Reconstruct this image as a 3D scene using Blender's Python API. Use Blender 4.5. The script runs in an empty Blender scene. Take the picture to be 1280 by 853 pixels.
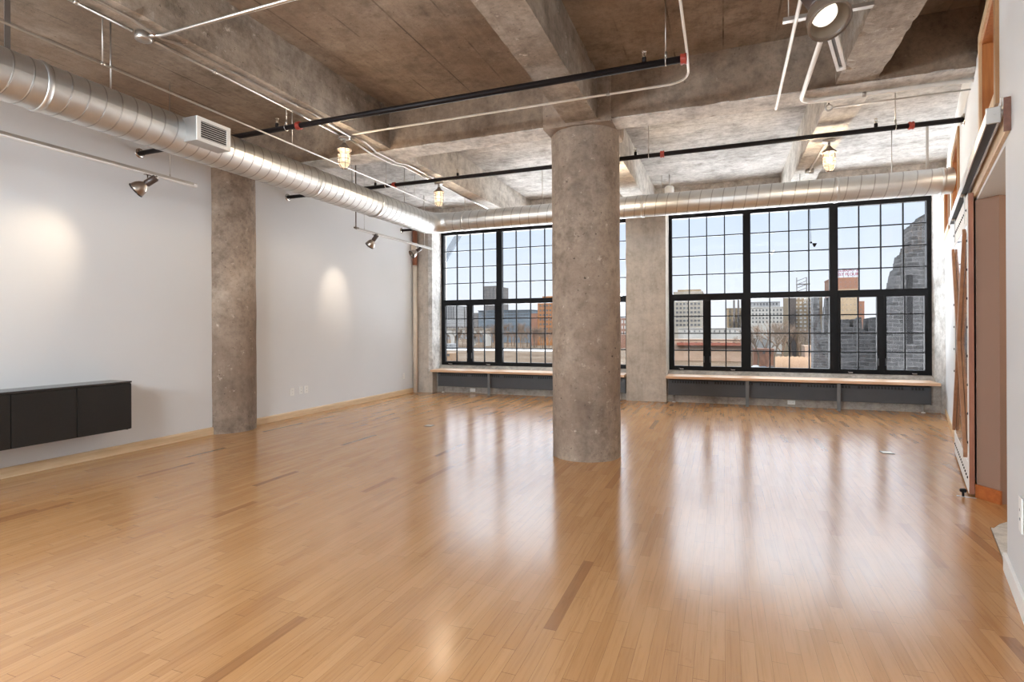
import bpy, bmesh, math, random
from mathutils import Vector, Matrix, noise
random.seed(7)
D = bpy.data
SC = bpy.context.scene
COL = SC.collection
PI = math.pi

# ------------------------------------------------------------------ camera, sky, sun, exposure
CAMH = 1.35
YAW, ROLL, FPX, PCY = 0.3689465, -0.00447255, 683.92, 410.232
_c, _s = math.cos(YAW), math.sin(YAW)
RIGHT0, FWD, DOWN0 = Vector((_c, _s, 0)), Vector((-_s, _c, 0)), Vector((0, 0, -1))
RIGHT = RIGHT0 * math.cos(ROLL) - DOWN0 * math.sin(ROLL)
DOWN = RIGHT0 * math.sin(ROLL) + DOWN0 * math.cos(ROLL)
cam_d = D.cameras.new('camera'); cam = D.objects.new('camera', cam_d); COL.objects.link(cam)
cam_d.sensor_fit = 'HORIZONTAL'; cam_d.sensor_width = 36.0; cam_d.lens = 36.0 * FPX / 1280
cam_d.shift_y = (PCY - 426.5) / 1280.0
cam_d.clip_start = 0.02; cam_d.clip_end = 3000
mw = Matrix((( RIGHT.x, -DOWN.x, -FWD.x, 0), (RIGHT.y, -DOWN.y, -FWD.y, 0), (RIGHT.z, -DOWN.z, -FWD.z, CAMH), (0, 0, 0, 1)))
cam.matrix_world = mw
SC.camera = cam

SC.view_settings.view_transform = 'Standard'
SC.view_settings.look = 'None'
SC.view_settings.exposure = 0.65
SC.view_settings.gamma = 1.0
SC.view_settings.use_curve_mapping = False
try:
    SC.cycles.use_denoising = True
    SC.cycles.denoiser = 'OPENIMAGEDENOISE'
    SC.cycles.max_bounces = 10
    SC.cycles.diffuse_bounces = 6
    SC.cycles.transparent_max_bounces = 24
    SC.cycles.sample_clamp_indirect = 6.0
except Exception:
    pass

world = D.worlds.new('sky'); SC.world = world; world.use_nodes = True
wn, wl = world.node_tree.nodes, world.node_tree.links
wn.clear()
w_out = wn.new('ShaderNodeOutputWorld'); w_bg = wn.new('ShaderNodeBackground')
w_tc = wn.new('ShaderNodeTexCoord'); w_sep = wn.new('ShaderNodeSeparateXYZ'); w_ramp = wn.new('ShaderNodeValToRGB')
w_map = wn.new('ShaderNodeMath'); w_map.operation = 'MULTIPLY_ADD'; w_map.inputs[1].default_value = 0.5; w_map.inputs[2].default_value = 0.5
wl.new(w_tc.outputs['Generated'], w_sep.inputs[0]); wl.new(w_sep.outputs['Z'], w_map.inputs[0]); wl.new(w_map.outputs[0], w_ramp.inputs[0])
LOW_FILL, HIGH_FILL = 12.5, 4.6                                    # fill radiance added below and above the visible sky band
el = w_ramp.color_ramp.elements
el[0].position = 0.0; el[0].color = (0.93 * LOW_FILL, 0.96 * LOW_FILL, 1.0 * LOW_FILL, 1)
el[1].position = 1.0; el[1].color = (0.80 * HIGH_FILL, 0.90 * HIGH_FILL, 1.0 * HIGH_FILL, 1)
for z_, c_ in ((-0.16, (0.93 * LOW_FILL, 0.96 * LOW_FILL, 1.0 * LOW_FILL)), (-0.10, (0.52, 0.52, 0.54)), (0.0, (0.53, 0.54, 0.575)), (0.08, (0.475, 0.52, 0.595)), (0.26, (0.355, 0.44, 0.585)), (0.55, (0.80 * HIGH_FILL, 0.90 * HIGH_FILL, 1.0 * HIGH_FILL))):
    e = el.new(z_ * 0.5 + 0.5); e.color = (*c_, 1)
wl.new(w_ramp.outputs[0], w_bg.inputs[0]); w_bg.inputs[1].default_value = 1.22
wl.new(w_bg.outputs[0], w_out.inputs[0])

def sun(name, frm, strength, color, angle):
    l = D.lights.new(name, 'SUN'); l.energy = strength; l.color = color; l.angle = math.radians(angle)
    o = D.objects.new(name, l); COL.objects.link(o)
    o.rotation_euler = (-Vector(frm)).to_track_quat('-Z', 'Y').to_euler()
    return o
sun('sun', (0.55, -0.55, 0.62), 4.6, (1.0, 0.92, 0.80), 2.0)                 # low winter sun from behind the building
sun('window_fill_sun', (-0.10, 1.0, 0.30), 1.2, (0.90, 0.95, 1.0), 78.0)       # soft fill sun added in front of the windows

def portal(x0, x1):                                       # tells the renderer where daylight enters
    l = D.lights.new('window_portal', 'AREA'); l.shape = 'RECTANGLE'; l.size = x1 - x0; l.size_y = 2.9
    l.cycles.is_portal = True
    o = D.objects.new('window_portal', l); COL.objects.link(o); o.location = ((x0 + x1) / 2, 10.80, 2.0); o.rotation_euler = (-math.pi / 2, 0, 0)
portal(-5.76, -1.66); portal(-0.956, 3.118)

# ------------------------------------------------------------------ materials
def newmat(name):
    m = D.materials.new(name); m.use_nodes = True
    nt = m.node_tree; b = nt.nodes['Principled BSDF']
    return m, nt, b
def N(nt, t, **k):
    n = nt.nodes.new(t)
    for a, v in k.items():
        setattr(n, a, v)
    return n
def noise_n(nt, vec, scale, detail=4, rough=0.55):
    n = N(nt, 'ShaderNodeTexNoise'); n.inputs['Scale'].default_value = scale
    n.inputs['Detail'].default_value = detail; n.inputs['Roughness'].default_value = rough
    if vec is not None: nt.links.new(vec, n.inputs['Vector'])
    return n.outputs['Fac']
def ramp(nt, fac, stops):
    r = N(nt, 'ShaderNodeValToRGB'); e = r.color_ramp.elements
    while len(e) < len(stops): e.new(0.5)
    for i, (p, c) in enumerate(stops):
        e[i].position = p
        e[i].color = c if len(c) == 4 else (*c, 1)
    nt.links.new(fac, r.inputs[0])
    return r.outputs[0]
def math_n(nt, op, a, b=None, c=None, clamp=False):
    n = N(nt, 'ShaderNodeMath', operation=op); n.use_clamp = clamp
    for i, v in enumerate((a, b, c)):
        if v is None: continue
        if isinstance(v, (int, float)): n.inputs[i].default_value = v
        else: nt.links.new(v, n.inputs[i])
    return n.outputs[0]
def mix(nt, fac, a, b, mode='MIX'):
    n = N(nt, 'ShaderNodeMix', data_type='RGBA', blend_type=mode)
    for sock, v in ((n.inputs['Factor'], fac), (n.inputs['A'], a), (n.inputs['B'], b)):
        pass
    def put(idx, v):
        s = n.inputs[idx]
        if isinstance(v, (int, float)): s.default_value = v
        elif isinstance(v, tuple): s.default_value = v if len(v) == 4 else (*v, 1)
        else: nt.links.new(v, s)
    put(0, fac); put(6, a); put(7, b)
    return n.outputs[2]
def scaled(nt, vec, sc):
    n = N(nt, 'ShaderNodeMapping'); n.inputs['Scale'].default_value = sc
    nt.links.new(vec, n.inputs['Vector'])
    return n.outputs[0]
def position(nt):
    return N(nt, 'ShaderNodeNewGeometry').outputs['Position']
def bump(nt, b, height, strength=0.3, dist=0.01):
    n = N(nt, 'ShaderNodeBump'); n.inputs['Strength'].default_value = strength; n.inputs['Distance'].default_value = dist
    nt.links.new(height, n.inputs['Height']); nt.links.new(n.outputs[0], b.inputs['Normal'])

def plain(name, col, rough=0.5, metal=0.0, var=0.06, scale=8.0, spec=0.5):
    m, nt, b = newmat(name)
    pos = position(nt)
    f = noise_n(nt, pos, scale, 4)
    lo = tuple(max(0, c * (1 - var)) for c in col); hi = tuple(min(1, c * (1 + var)) for c in col)
    nt.links.new(ramp(nt, f, [(0.3, lo), (0.7, hi)]), b.inputs['Base Color'])
    b.inputs['Roughness'].default_value = rough; b.inputs['Metallic'].default_value = metal
    b.inputs['Specular IOR Level'].default_value = spec
    return m

def concrete(name, base, dark, light, streak=None, lines=None, pit=0.5, scuff=0.5, stain=None, con=1.0):
    m, nt, b = newmat(name)
    pos = position(nt)
    big = noise_n(nt, pos, 0.9, 6, 0.6)
    mid = noise_n(nt, pos, 5.0, 8, 0.65)
    fine = noise_n(nt, pos, 55.0, 4, 0.7)
    col = ramp(nt, big, [(0.28, dark), (0.52, base), (0.75, light)])
    col = mix(nt, 0.75 * con, col, ramp(nt, mid, [(0.30, (0.50, 0.475, 0.45)), (0.5, (1, 1, 1)), (0.70, (1.25, 1.24, 1.22))]), 'MULTIPLY')
    grit = noise_n(nt, pos, 17.0, 6, 0.75)
    col = mix(nt, 0.55 * con, col, ramp(nt, grit, [(0.34, (0.55, 0.53, 0.51)), (0.5, (1, 1, 1)), (0.66, (1.25, 1.24, 1.22))]), 'MULTIPLY')
    if stain is not None:
        st = noise_n(nt, scaled(nt, pos, (0.8, 0.5, 0.8)), 0.8, 5, 0.6)
        col = mix(nt, ramp(nt, st, [(0.45, (0, 0, 0)), (0.68, (0.75, 0.75, 0.75))]), col, stain)
    if streak is not None:
        sv = noise_n(nt, scaled(nt, pos, streak), 1.0, 6, 0.7)
        col = mix(nt, 0.6, col, ramp(nt, sv, [(0.25, (0.66, 0.64, 0.62)), (0.5, (1, 1, 1)), (0.8, (1.18, 1.17, 1.15))]), 'MULTIPLY')
    if lines is not None:
        axis, step = lines
        sp = N(nt, 'ShaderNodeSeparateXYZ'); nt.links.new(pos, sp.inputs[0])
        fr = math_n(nt, 'FRACT', math_n(nt, 'DIVIDE', sp.outputs[axis], step))
        ln = math_n(nt, 'LESS_THAN', fr, 0.035)
        ln = math_n(nt, 'MULTIPLY', ln, ramp(nt, noise_n(nt, pos, 2.2, 3), [(0.42, (0, 0, 0)), (0.62, (0.8, 0.8, 0.8))]))
        col = mix(nt, ln, col, tuple(c * 0.45 for c in dark))
    sc = noise_n(nt, pos, 11.0, 9, 0.75)
    col = mix(nt, math_n(nt, 'MULTIPLY', ramp(nt, sc, [(0.60, (0, 0, 0)), (0.72, (1, 1, 1))]), scuff), col, tuple(min(1, c * 1.45) for c in light))
    pt = noise_n(nt, pos, 26.0, 3, 0.5)
    ptm = ramp(nt, pt, [(0.24, (1, 1, 1)), (0.32, (0, 0, 0))])
    col = mix(nt, math_n(nt, 'MULTIPLY', ptm, pit), col, tuple(c * 0.35 for c in dark))
    nt.links.new(col, b.inputs['Base Color'])
    b.inputs['Roughness'].default_value = 0.85
    b.inputs['Specular IOR Level'].default_value = 0.25
    h = math_n(nt, 'ADD', math_n(nt, 'MULTIPLY', mid, 1.0), math_n(nt, 'MULTIPLY', fine, 0.35))
    h = math_n(nt, 'SUBTRACT', h, math_n(nt, 'MULTIPLY', ptm, 0.6))
    bump(nt, b, h, 0.45, 0.02)
    return m

M = {}
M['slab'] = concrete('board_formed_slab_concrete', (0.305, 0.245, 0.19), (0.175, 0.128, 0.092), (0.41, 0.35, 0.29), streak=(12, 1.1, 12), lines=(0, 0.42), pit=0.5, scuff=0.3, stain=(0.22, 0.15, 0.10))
M['slab_pale'] = concrete('pale_slab_concrete', (0.54, 0.53, 0.515), (0.33, 0.315, 0.295), (0.62, 0.615, 0.605), streak=(1.2, 9, 9), lines=(1, 0.30), pit=0.6, scuff=0.35, con=1.0)  # lighter concrete tone for the slab beyond the girder
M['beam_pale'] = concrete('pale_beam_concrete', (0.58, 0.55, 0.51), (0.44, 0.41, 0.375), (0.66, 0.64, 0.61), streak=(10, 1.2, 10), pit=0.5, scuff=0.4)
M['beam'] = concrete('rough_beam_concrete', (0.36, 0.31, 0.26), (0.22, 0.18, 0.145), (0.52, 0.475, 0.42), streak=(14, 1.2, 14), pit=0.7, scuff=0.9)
M['girder'] = concrete('brown_girder_concrete', (0.225, 0.165, 0.12), (0.145, 0.10, 0.07), (0.30, 0.24, 0.19), streak=(3.5, 3.5, 0.8), pit=0.6, scuff=0.5)
M['column'] = concrete('pitted_column_concrete', (0.335, 0.262, 0.205), (0.205, 0.155, 0.12), (0.47, 0.395, 0.325), streak=(5, 5, 0.9), pit=1.0, scuff=0.8, stain=(0.23, 0.165, 0.122))
M['pier'] = concrete('sandblasted_pier_concrete', (0.50, 0.445, 0.385), (0.40, 0.35, 0.295), (0.58, 0.53, 0.47), streak=(9, 9, 1.5), pit=0.9, scuff=0.5, con=0.45)
M['jamb'] = concrete('whitewashed_jamb_concrete', (0.62, 0.61, 0.59), (0.47, 0.46, 0.45), (0.72, 0.71, 0.69), streak=(9, 9, 2), pit=0.7, scuff=0.3)
M['sillc'] = concrete('sill_concrete', (0.40, 0.365, 0.325), (0.31, 0.28, 0.25), (0.48, 0.44, 0.40), streak=(2, 9, 9), pit=0.4, scuff=0.4)
M['halfloor'] = concrete('pale_hall_concrete', (0.55, 0.53, 0.50), (0.45, 0.43, 0.41), (0.62, 0.60, 0.57), pit=0.2, scuff=0.2)

def wall_paint(name, col):
    m, nt, b = newmat(name)
    pos = position(nt)
    f = noise_n(nt, pos, 0.8, 3)
    nt.links.new(ramp(nt, f, [(0.3, tuple(c * 0.97 for c in col)), (0.7, col)]), b.inputs['Base Color'])
    b.inputs['Roughness'].default_value = 0.6; b.inputs['Specular IOR Level'].default_value = 0.3
    bump(nt, b, noise_n(nt, pos, 160, 3), 0.12, 0.002)
    return m
M['paint'] = wall_paint('pale_grey_wall_paint', (0.71, 0.722, 0.735))
M['white_paint'] = wall_paint('white_paint', (0.84, 0.83, 0.81))
M['brown_paint'] = wall_paint('brown_mauve_wall_paint', (0.30, 0.185, 0.135))
M['hall_paint'] = wall_paint('hall_beige_paint', (0.50, 0.44, 0.38))

def plank_floor():
    m, nt, b = newmat('maple_strip_floor')
    pos = position(nt)
    sp = N(nt, 'ShaderNodeSeparateXYZ'); nt.links.new(pos, sp.inputs[0])
    u = math_n(nt, 'DIVIDE', sp.outputs[0], 0.0585)
    row = math_n(nt, 'FLOOR', u)
    w1 = N(nt, 'ShaderNodeTexWhiteNoise', noise_dimensions='1D'); nt.links.new(row, w1.inputs['W'])
    ln = math_n(nt, 'MULTIPLY_ADD', w1.outputs['Value'], 0.5, 0.32)
    v = math_n(nt, 'ADD', math_n(nt, 'DIVIDE', sp.outputs[1], ln), math_n(nt, 'MULTIPLY', w1.outputs['Value'], 37.3))
    colm = math_n(nt, 'FLOOR', v)
    cb = N(nt, 'ShaderNodeCombineXYZ'); nt.links.new(row, cb.inputs[0]); nt.links.new(colm, cb.inputs[1])
    w2 = N(nt, 'ShaderNodeTexWhiteNoise', noise_dimensions='2D'); nt.links.new(cb.outputs[0], w2.inputs['Vector'])
    base = ramp(nt, w2.outputs['Value'], [(0.0, (0.294, 0.140, 0.058)), (0.010, (0.351, 0.173, 0.070)), (0.022, (0.423, 0.217, 0.090)), (0.20, (0.451, 0.235, 0.096)), (0.6, (0.475, 0.252, 0.106)), (1.0, (0.503, 0.274, 0.118))])
    big = noise_n(nt, scaled(nt, pos, (1.0, 0.45, 1)), 1.1, 4, 0.6)
    base = mix(nt, 0.8, base, ramp(nt, big, [(0.3, (0.93, 0.87, 0.80)), (0.5, (1, 1, 1)), (0.7, (1.04, 1.02, 1.0))]), 'MULTIPLY')
    cb3 = N(nt, 'ShaderNodeCombineXYZ'); nt.links.new(sp.outputs[0], cb3.inputs[0]); nt.links.new(sp.outputs[1], cb3.inputs[1]); nt.links.new(math_n(nt, 'MULTIPLY', row, 3.71), cb3.inputs[2])
    g = noise_n(nt, scaled(nt, cb3.outputs[0], (75, 3.0, 1)), 1.0, 5, 0.65)
    g2 = noise_n(nt, scaled(nt, cb3.outputs[0], (26, 7.0, 1)), 1.0, 5, 0.7)
    c = mix(nt, 0.65, base, ramp(nt, g, [(0.30, (0.74, 0.68, 0.62)), (0.52, (1, 1, 1)), (0.75, (1.05, 1.05, 1.05))]), 'MULTIPLY')
    c = mix(nt, 0.55, c, ramp(nt, g2, [(0.26, (0.60, 0.52, 0.45)), (0.38, (1, 1, 1)), (1, (1.0, 1.0, 1.0))]), 'MULTIPLY')
    fu = math_n(nt, 'FRACT', u); fv = math_n(nt, 'FRACT', v)
    gap = math_n(nt, 'LESS_THAN', fu, 0.022)
    endg = math_n(nt, 'LESS_THAN', math_n(nt, 'MULTIPLY', fv, ln), 0.0022)
    gm = math_n(nt, 'MAXIMUM', gap, endg)
    gm = math_n(nt, 'MULTIPLY', gm, ramp(nt, noise_n(nt, pos, 1.7, 3), [(0.35, (0.35, 0.35, 0.35)), (0.6, (0.85, 0.85, 0.85))]))
    c = mix(nt, gm, c, (0.12, 0.055, 0.025))
    nt.links.new(c, b.inputs['Base Color'])
    r = math_n(nt, 'MULTIPLY_ADD', w2.outputs['Value'], 0.03, 0.155)
    r = math_n(nt, 'ADD', r, math_n(nt, 'MULTIPLY', noise_n(nt, pos, 3.0, 4), 0.05))
    nt.links.new(r, b.inputs['Roughness'])
    b.inputs['IOR'].default_value = 1.72
    h = math_n(nt, 'SUBTRACT', math_n(nt, 'MULTIPLY', w2.outputs['Value'], 0.25), math_n(nt, 'MULTIPLY', gm, 0.8))
    bump(nt, b, h, 0.10, 0.004)
    return m
M['floor'] = plank_floor()

def wood(name, dark, light, scale=(6, 60, 60), rough=0.45):
    m, nt, b = newmat(name)
    tc = N(nt, 'ShaderNodeTexCoord')
    g = noise_n(nt, scaled(nt, tc.outputs['Object'], scale), 1.0, 6, 0.6)
    nt.links.new(ramp(nt, g, [(0.3, dark), (0.7, light)]), b.inputs['Base Color'])
    b.inputs['Roughness'].default_value = rough
    bump(nt, b, g, 0.1, 0.003)
    return m
M['maple_trim'] = wood('pale_maple_trim', (0.60, 0.42, 0.24), (0.74, 0.56, 0.36), (40, 3, 40))
M['bench_wood'] = wood('maple_bench_board', (0.56, 0.34, 0.20), (0.70, 0.47, 0.30), (3, 50, 50), 0.35)
M['jamb_wood'] = wood('orange_fir_jamb', (0.36, 0.115, 0.025), (0.50, 0.19, 0.05), (40, 40, 3), 0.4)
M['casing_wood'] = wood('light_fir_casing', (0.58, 0.38, 0.20), (0.72, 0.52, 0.31), (40, 40, 3), 0.45)
M['casing_dark'] = wood('brown_fir_casing', (0.30, 0.15, 0.06), (0.42, 0.23, 0.10), (40, 40, 3), 0.45)
M['door_wood'] = wood('red_brown_door_wood', (0.22, 0.075, 0.04), (0.33, 0.13, 0.07), (30, 30, 2), 0.5)
M['brace_wood'] = wood('tan_brown_brace_wood', (0.27, 0.12, 0.06), (0.38, 0.19, 0.10), (30, 30, 2), 0.5)
M['header_wood'] = wood('dark_brown_header_board', (0.10, 0.035, 0.02), (0.17, 0.07, 0.04), (3, 40, 40), 0.5)
M['cherry'] = wood('cherry_baseboard', (0.33, 0.085, 0.02), (0.45, 0.14, 0.04), (3, 30, 30), 0.35)

def metal(name, col, rough, aniso=None, var=0.12):
    m, nt, b = newmat(name)
    pos = position(nt)
    f = noise_n(nt, pos, 7.0, 5, 0.6)
    nt.links.new(ramp(nt, f, [(0.3, tuple(c * (1 - var) for c in col)), (0.7, col)]), b.inputs['Base Color'])
    b.inputs['Metallic'].default_value = 1.0
    nt.links.new(math_n(nt, 'MULTIPLY_ADD', f, 0.12, rough - 0.06), b.inputs['Roughness'])
    return m
M['duct'] = metal('galvanised_duct_steel', (0.66, 0.66, 0.65), 0.46)
M['seam'] = metal('shade_darkened_steel', (0.42, 0.41, 0.40), 0.45)  # darker than the duct metal, painting groove shading along the seams
M['zinc'] = metal('zinc_conduit', (0.52, 0.49, 0.455), 0.42)
M['chrome'] = metal('brushed_nickel', (0.60, 0.56, 0.52), 0.25)
M['sheet'] = metal('polished_door_sheet', (0.86, 0.85, 0.84), 0.10, var=0.05)
M['alu'] = metal('aluminium_rail', (0.80, 0.79, 0.77), 0.30)
M['white_tube'] = plain('white_painted_tube', (0.80, 0.77, 0.72), 0.4)
M['track_white'] = plain('white_track_enamel', (0.84, 0.835, 0.82), 0.35)
M['black_pipe'] = plain('black_iron_pipe', (0.010, 0.007, 0.007), 0.5, spec=0.2)
M['red'] = plain('red_coupling_paint', (0.30, 0.035, 0.02), 0.45)
M['bronze'] = plain('bronze_lamp_enamel', (0.055, 0.035, 0.028), 0.35)
M['shade'] = metal('nickel_lamp_shade', (0.42, 0.36, 0.31), 0.3)
M['gunmetal'] = plain('taupe_lamp_enamel', (0.125, 0.09, 0.066), 0.4)
M['frame'] = plain('black_window_steel', (0.006, 0.006, 0.007), 0.5, spec=0.18)
M['cabinet'] = plain('black_ash_laminate', (0.010, 0.009, 0.008), 0.42, var=0.2, scale=60)
M['cabinet_top'] = plain('black_cabinet_top', (0.035, 0.03, 0.028), 0.16, var=0.1, scale=60)
M['dark'] = plain('dark_recess', (0.012, 0.011, 0.011), 0.6)
M['radiator'] = plain('charcoal_radiator_enamel', (0.062, 0.066, 0.072), 0.5)
M['radiator_leg'] = plain('grey_bench_leg_enamel', (0.145, 0.15, 0.155), 0.45)
M['plate'] = plain('white_cover_plate', (0.82, 0.82, 0.80), 0.35)
M['slot'] = plain('grey_socket_slots', (0.25, 0.25, 0.25), 0.5)
M['brass'] = metal('dull_brass_cover', (0.42, 0.36, 0.28), 0.4)
M['pvc'] = plain('cream_pipe_paint', (0.66, 0.57, 0.47), 0.45)
M['rubber'] = plain('black_rubber', (0.012, 0.011, 0.011), 0.8, spec=0.15)

def glass_mat(name, tint=(1, 1, 1), spec=1.0):
    m = D.materials.new(name); m.use_nodes = True
    nt = m.node_tree; nt.nodes.clear()
    o = N(nt, 'ShaderNodeOutputMaterial'); t = N(nt, 'ShaderNodeBsdfTransparent'); g = N(nt, 'ShaderNodeBsdfGlossy')
    t.inputs[0].default_value = (*tint, 1); g.inputs['Roughness'].default_value = 0.02
    lw = N(nt, 'ShaderNodeLayerWeight'); lw.inputs[0].default_value = 0.5
    f = math_n(nt, 'MULTIPLY', math_n(nt, 'MULTIPLY_ADD', math_n(nt, 'POWER', lw.outputs['Facing'], 5.0), 0.96, 0.04), spec * 0.5)   # two faces share one sheet's reflection
    mx = N(nt, 'ShaderNodeMixShader')
    nt.links.new(f, mx.inputs[0]); nt.links.new(t.outputs[0], mx.inputs[1]); nt.links.new(g.outputs[0], mx.inputs[2])
    nt.links.new(mx.outputs[0], o.inputs[0])
    return m
M['glass'] = glass_mat('clear_window_glass', (0.98, 0.985, 0.985))

def emit_mat(name, col, strength):
    m = D.materials.new(name); m.use_nodes = True
    nt = m.node_tree; nt.nodes.clear()
    o = N(nt, 'ShaderNodeOutputMaterial'); e_ = N(nt, 'ShaderNodeEmission')
    e_.inputs[0].default_value = (*col, 1); e_.inputs[1].default_value = strength
    nt.links.new(e_.outputs[0], o.inputs[0])
    return m
M['bulb'] = emit_mat('lit_bulb', (1.0, 0.85, 0.60), 2.0)
M['lens'] = emit_mat('lit_spot_lens', (1.0, 0.90, 0.72), 1.1)
def lit_jar():
    m = D.materials.new('lit_ribbed_jar_glass'); m.use_nodes = True
    nt = m.node_tree; nt.nodes.clear()
    o = N(nt, 'ShaderNodeOutputMaterial'); e_ = N(nt, 'ShaderNodeEmission'); t = N(nt, 'ShaderNodeBsdfTransparent')
    e_.inputs[0].default_value = (1.0, 0.76, 0.46, 1); e_.inputs[1].default_value = 0.85
    mx = N(nt, 'ShaderNodeMixShader'); mx.inputs[0].default_value = 0.55
    nt.links.new(t.outputs[0], mx.inputs[1]); nt.links.new(e_.outputs[0], mx.inputs[2]); nt.links.new(mx.outputs[0], o.inputs[0])
    return m
M['jar'] = lit_jar()

# ------------------------------------------------------------------ mesh and scene helpers
class MB:
    def __init__(s): s.v = []; s.f = []; s.mi = []; s.sm = []
    def add(s, vs, fs, mi=0, smooth=False):
        o = len(s.v); s.v += [tuple(v) for v in vs]
        for f in fs:
            s.f.append(tuple(i + o for i in f)); s.mi.append(mi); s.sm.append(smooth)
        return s
    def box(s, lo, hi, mi=0, bev=0.0):
        (x0, y0, z0), (x1, y1, z1) = [tuple(min(a, b) for a, b in zip(lo, hi)), tuple(max(a, b) for a, b in zip(lo, hi))]
        if bev <= 0:
            s.add([(x0, y0, z0), (x1, y0, z0), (x1, y1, z0), (x0, y1, z0), (x0, y0, z1), (x1, y0, z1), (x1, y1, z1), (x0, y1, z1)],
                  [(0, 3, 2, 1), (4, 5, 6, 7), (0, 1, 5, 4), (1, 2, 6, 5), (2, 3, 7, 6), (3, 0, 4, 7)], mi)
            return s
        bm = bmesh.new(); bmesh.ops.create_cube(bm, size=1.0)
        for v in bm.verts:
            v.co = Vector(((x0 + x1) / 2 + v.co.x * (x1 - x0), (y0 + y1) / 2 + v.co.y * (y1 - y0), (z0 + z1) / 2 + v.co.z * (z1 - z0)))
        bmesh.ops.bevel(bm, geom=bm.edges[:], offset=bev, segments=2, affect='EDGES', profile=0.6)
        bm.verts.index_update()
        s.add([v.co[:] for v in bm.verts], [[v.index for v in f.verts] for f in bm.faces], mi)
        bm.free()
        return s
    def prism(s, poly, a, b, axis='z', mi=0):
        """closed 2-D outline extruded from a to b along an axis"""
        n = len(poly)
        def P3(p, t):
            return {'z': (p[0], p[1], t), 'y': (p[0], t, p[1]), 'x': (t, p[0], p[1])}[axis]
        vs = [P3(p, a) for p in poly] + [P3(p, b) for p in poly]
        fs = [tuple(range(n))[::-1], tuple(range(n, 2 * n))] + [(i, (i + 1) % n, n + (i + 1) % n, n + i) for i in range(n)]
        return s.add(vs, fs, mi)
    def tube(s, pts, r, seg=12, mi=0, caps=True, smooth=True):
        pts = [Vector(p) for p in pts]
        rs = r if isinstance(r, (list, tuple)) else [r] * len(pts)
        up = None; rings = []
        for i, p in enumerate(pts):
            if i == 0: d = pts[1] - p
            elif i == len(pts) - 1: d = p - pts[i - 1]
            else: d = (pts[i + 1] - p).normalized() + (p - pts[i - 1]).normalized()
            d.normalize()
            if up is None:
                up = Vector((0, 0, 1)) if abs(d.z) < 0.9 else Vector((1, 0, 0))
            a = d.cross(up)
            if a.length < 1e-5: a = d.cross(Vector((1, 0.3, 0)))
            a.normalize(); b = a.cross(d).normalized(); up = b
            k = 1.0
            if 0 < i < len(pts) - 1:
                cosang = d.dot((p - pts[i - 1]).normalized()); k = 1.0 / max(0.5, cosang)
            rings.append([p + a * math.cos(2 * PI * j / seg) * rs[i] * 1.0 + b * math.sin(2 * PI * j / seg) * rs[i] for j in range(seg)])
        vs = [v for rg in rings for v in rg]; fs = []
        for i in range(len(rings) - 1):
            for j in range(seg):
                k = (j + 1) % seg
                fs.append((i * seg + j, i * seg + k, (i + 1) * seg + k, (i + 1) * seg + j))
        s.add(vs, fs, mi, smooth)
        if caps:
            o = len(s.v) - len(vs)
            s.f.append(tuple(o + j for j in range(seg))[::-1]); s.mi.append(mi); s.sm.append(False)
            s.f.append(tuple(o + (len(rings) - 1) * seg + j for j in range(seg))); s.mi.append(mi); s.sm.append(False)
        return s
    def lathe(s, prof, origin=(0, 0, 0), axis=(0, 0, 1), seg=24, mi=0, smooth=True):
        """profile of (radius, height along the axis)"""
        ax = Vector(axis).normalized(); o = Vector(origin)
        a = ax.orthogonal().normalized(); b = ax.cross(a)
        vs = []; fs = []
        for r, h in prof:
            for j in range(seg):
                t = 2 * PI * j / seg
                vs.append(o + ax * h + (a * math.cos(t) + b * math.sin(t)) * r)
        for i in range(len(prof) - 1):
            for j in range(seg):
                k = (j + 1) % seg
                fs.append((i * seg + j, i * seg + k, (i + 1) * seg + k, (i + 1) * seg + j))
        return s.add(vs, fs, mi, smooth)
    def ring(s, c, axis, R, r, seg=24, sub=6, mi=0):
        ax = Vector(axis).normalized(); c = Vector(c); a = ax.orthogonal().normalized(); b = ax.cross(a)
        vs = []; fs = []
        for i in range(seg):
            t = 2 * PI * i / seg; d = a * math.cos(t) + b * math.sin(t)
            for j in range(sub):
                q = 2 * PI * j / sub
                vs.append(c + d * (R + r * math.cos(q)) + ax * (r * math.sin(q)))
        for i in range(seg):
            for j in range(sub):
                i2, j2 = (i + 1) % seg, (j + 1) % sub
                fs.append((i * sub + j, i2 * sub + j, i2 * sub + j2, i * sub + j2))
        return s.add(vs, fs, mi, True)
    def build(s, name, mats, parent=None, label=None):
        me = D.meshes.new(name); me.from_pydata(s.v, [], s.f)
        if not isinstance(mats, (list, tuple)): mats = [mats]
        for m in mats: me.materials.append(m)
        for p, mi, sm in zip(me.polygons, s.mi, s.sm):
            p.material_index = mi; p.use_smooth = sm
        bm = bmesh.new(); bm.from_mesh(me); bmesh.ops.recalc_face_normals(bm, faces=bm.faces[:]); bm.to_mesh(me); bm.free()
        o = D.objects.new(name, me); COL.objects.link(o)
        if parent is not None: o.parent = parent
        if label: o['label'] = label
        return o

def thing(name, label, cat, loc=(0, 0, 0), rz=0.0, group=None, kind=None):
    o = D.objects.new(name, None); COL.objects.link(o)
    o.location = loc; o.rotation_euler = (0, 0, rz); o.empty_display_size = 0.1
    return tag(o, label, cat, group, kind)
def tag(o, label, cat, group=None, kind=None):
    o['label'] = label; o['category'] = cat
    if group: o['group'] = group
    if kind: o['kind'] = kind
    return o
def struct(o, label, cat): return tag(o, label, cat, None, 'structure')
def copy_tree(o, parent=None):
    c = o.copy(); COL.objects.link(c); c.parent = parent
    for ch in [x for x in D.objects if x.parent == o]:
        copy_tree(ch, c)
    return c

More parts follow.
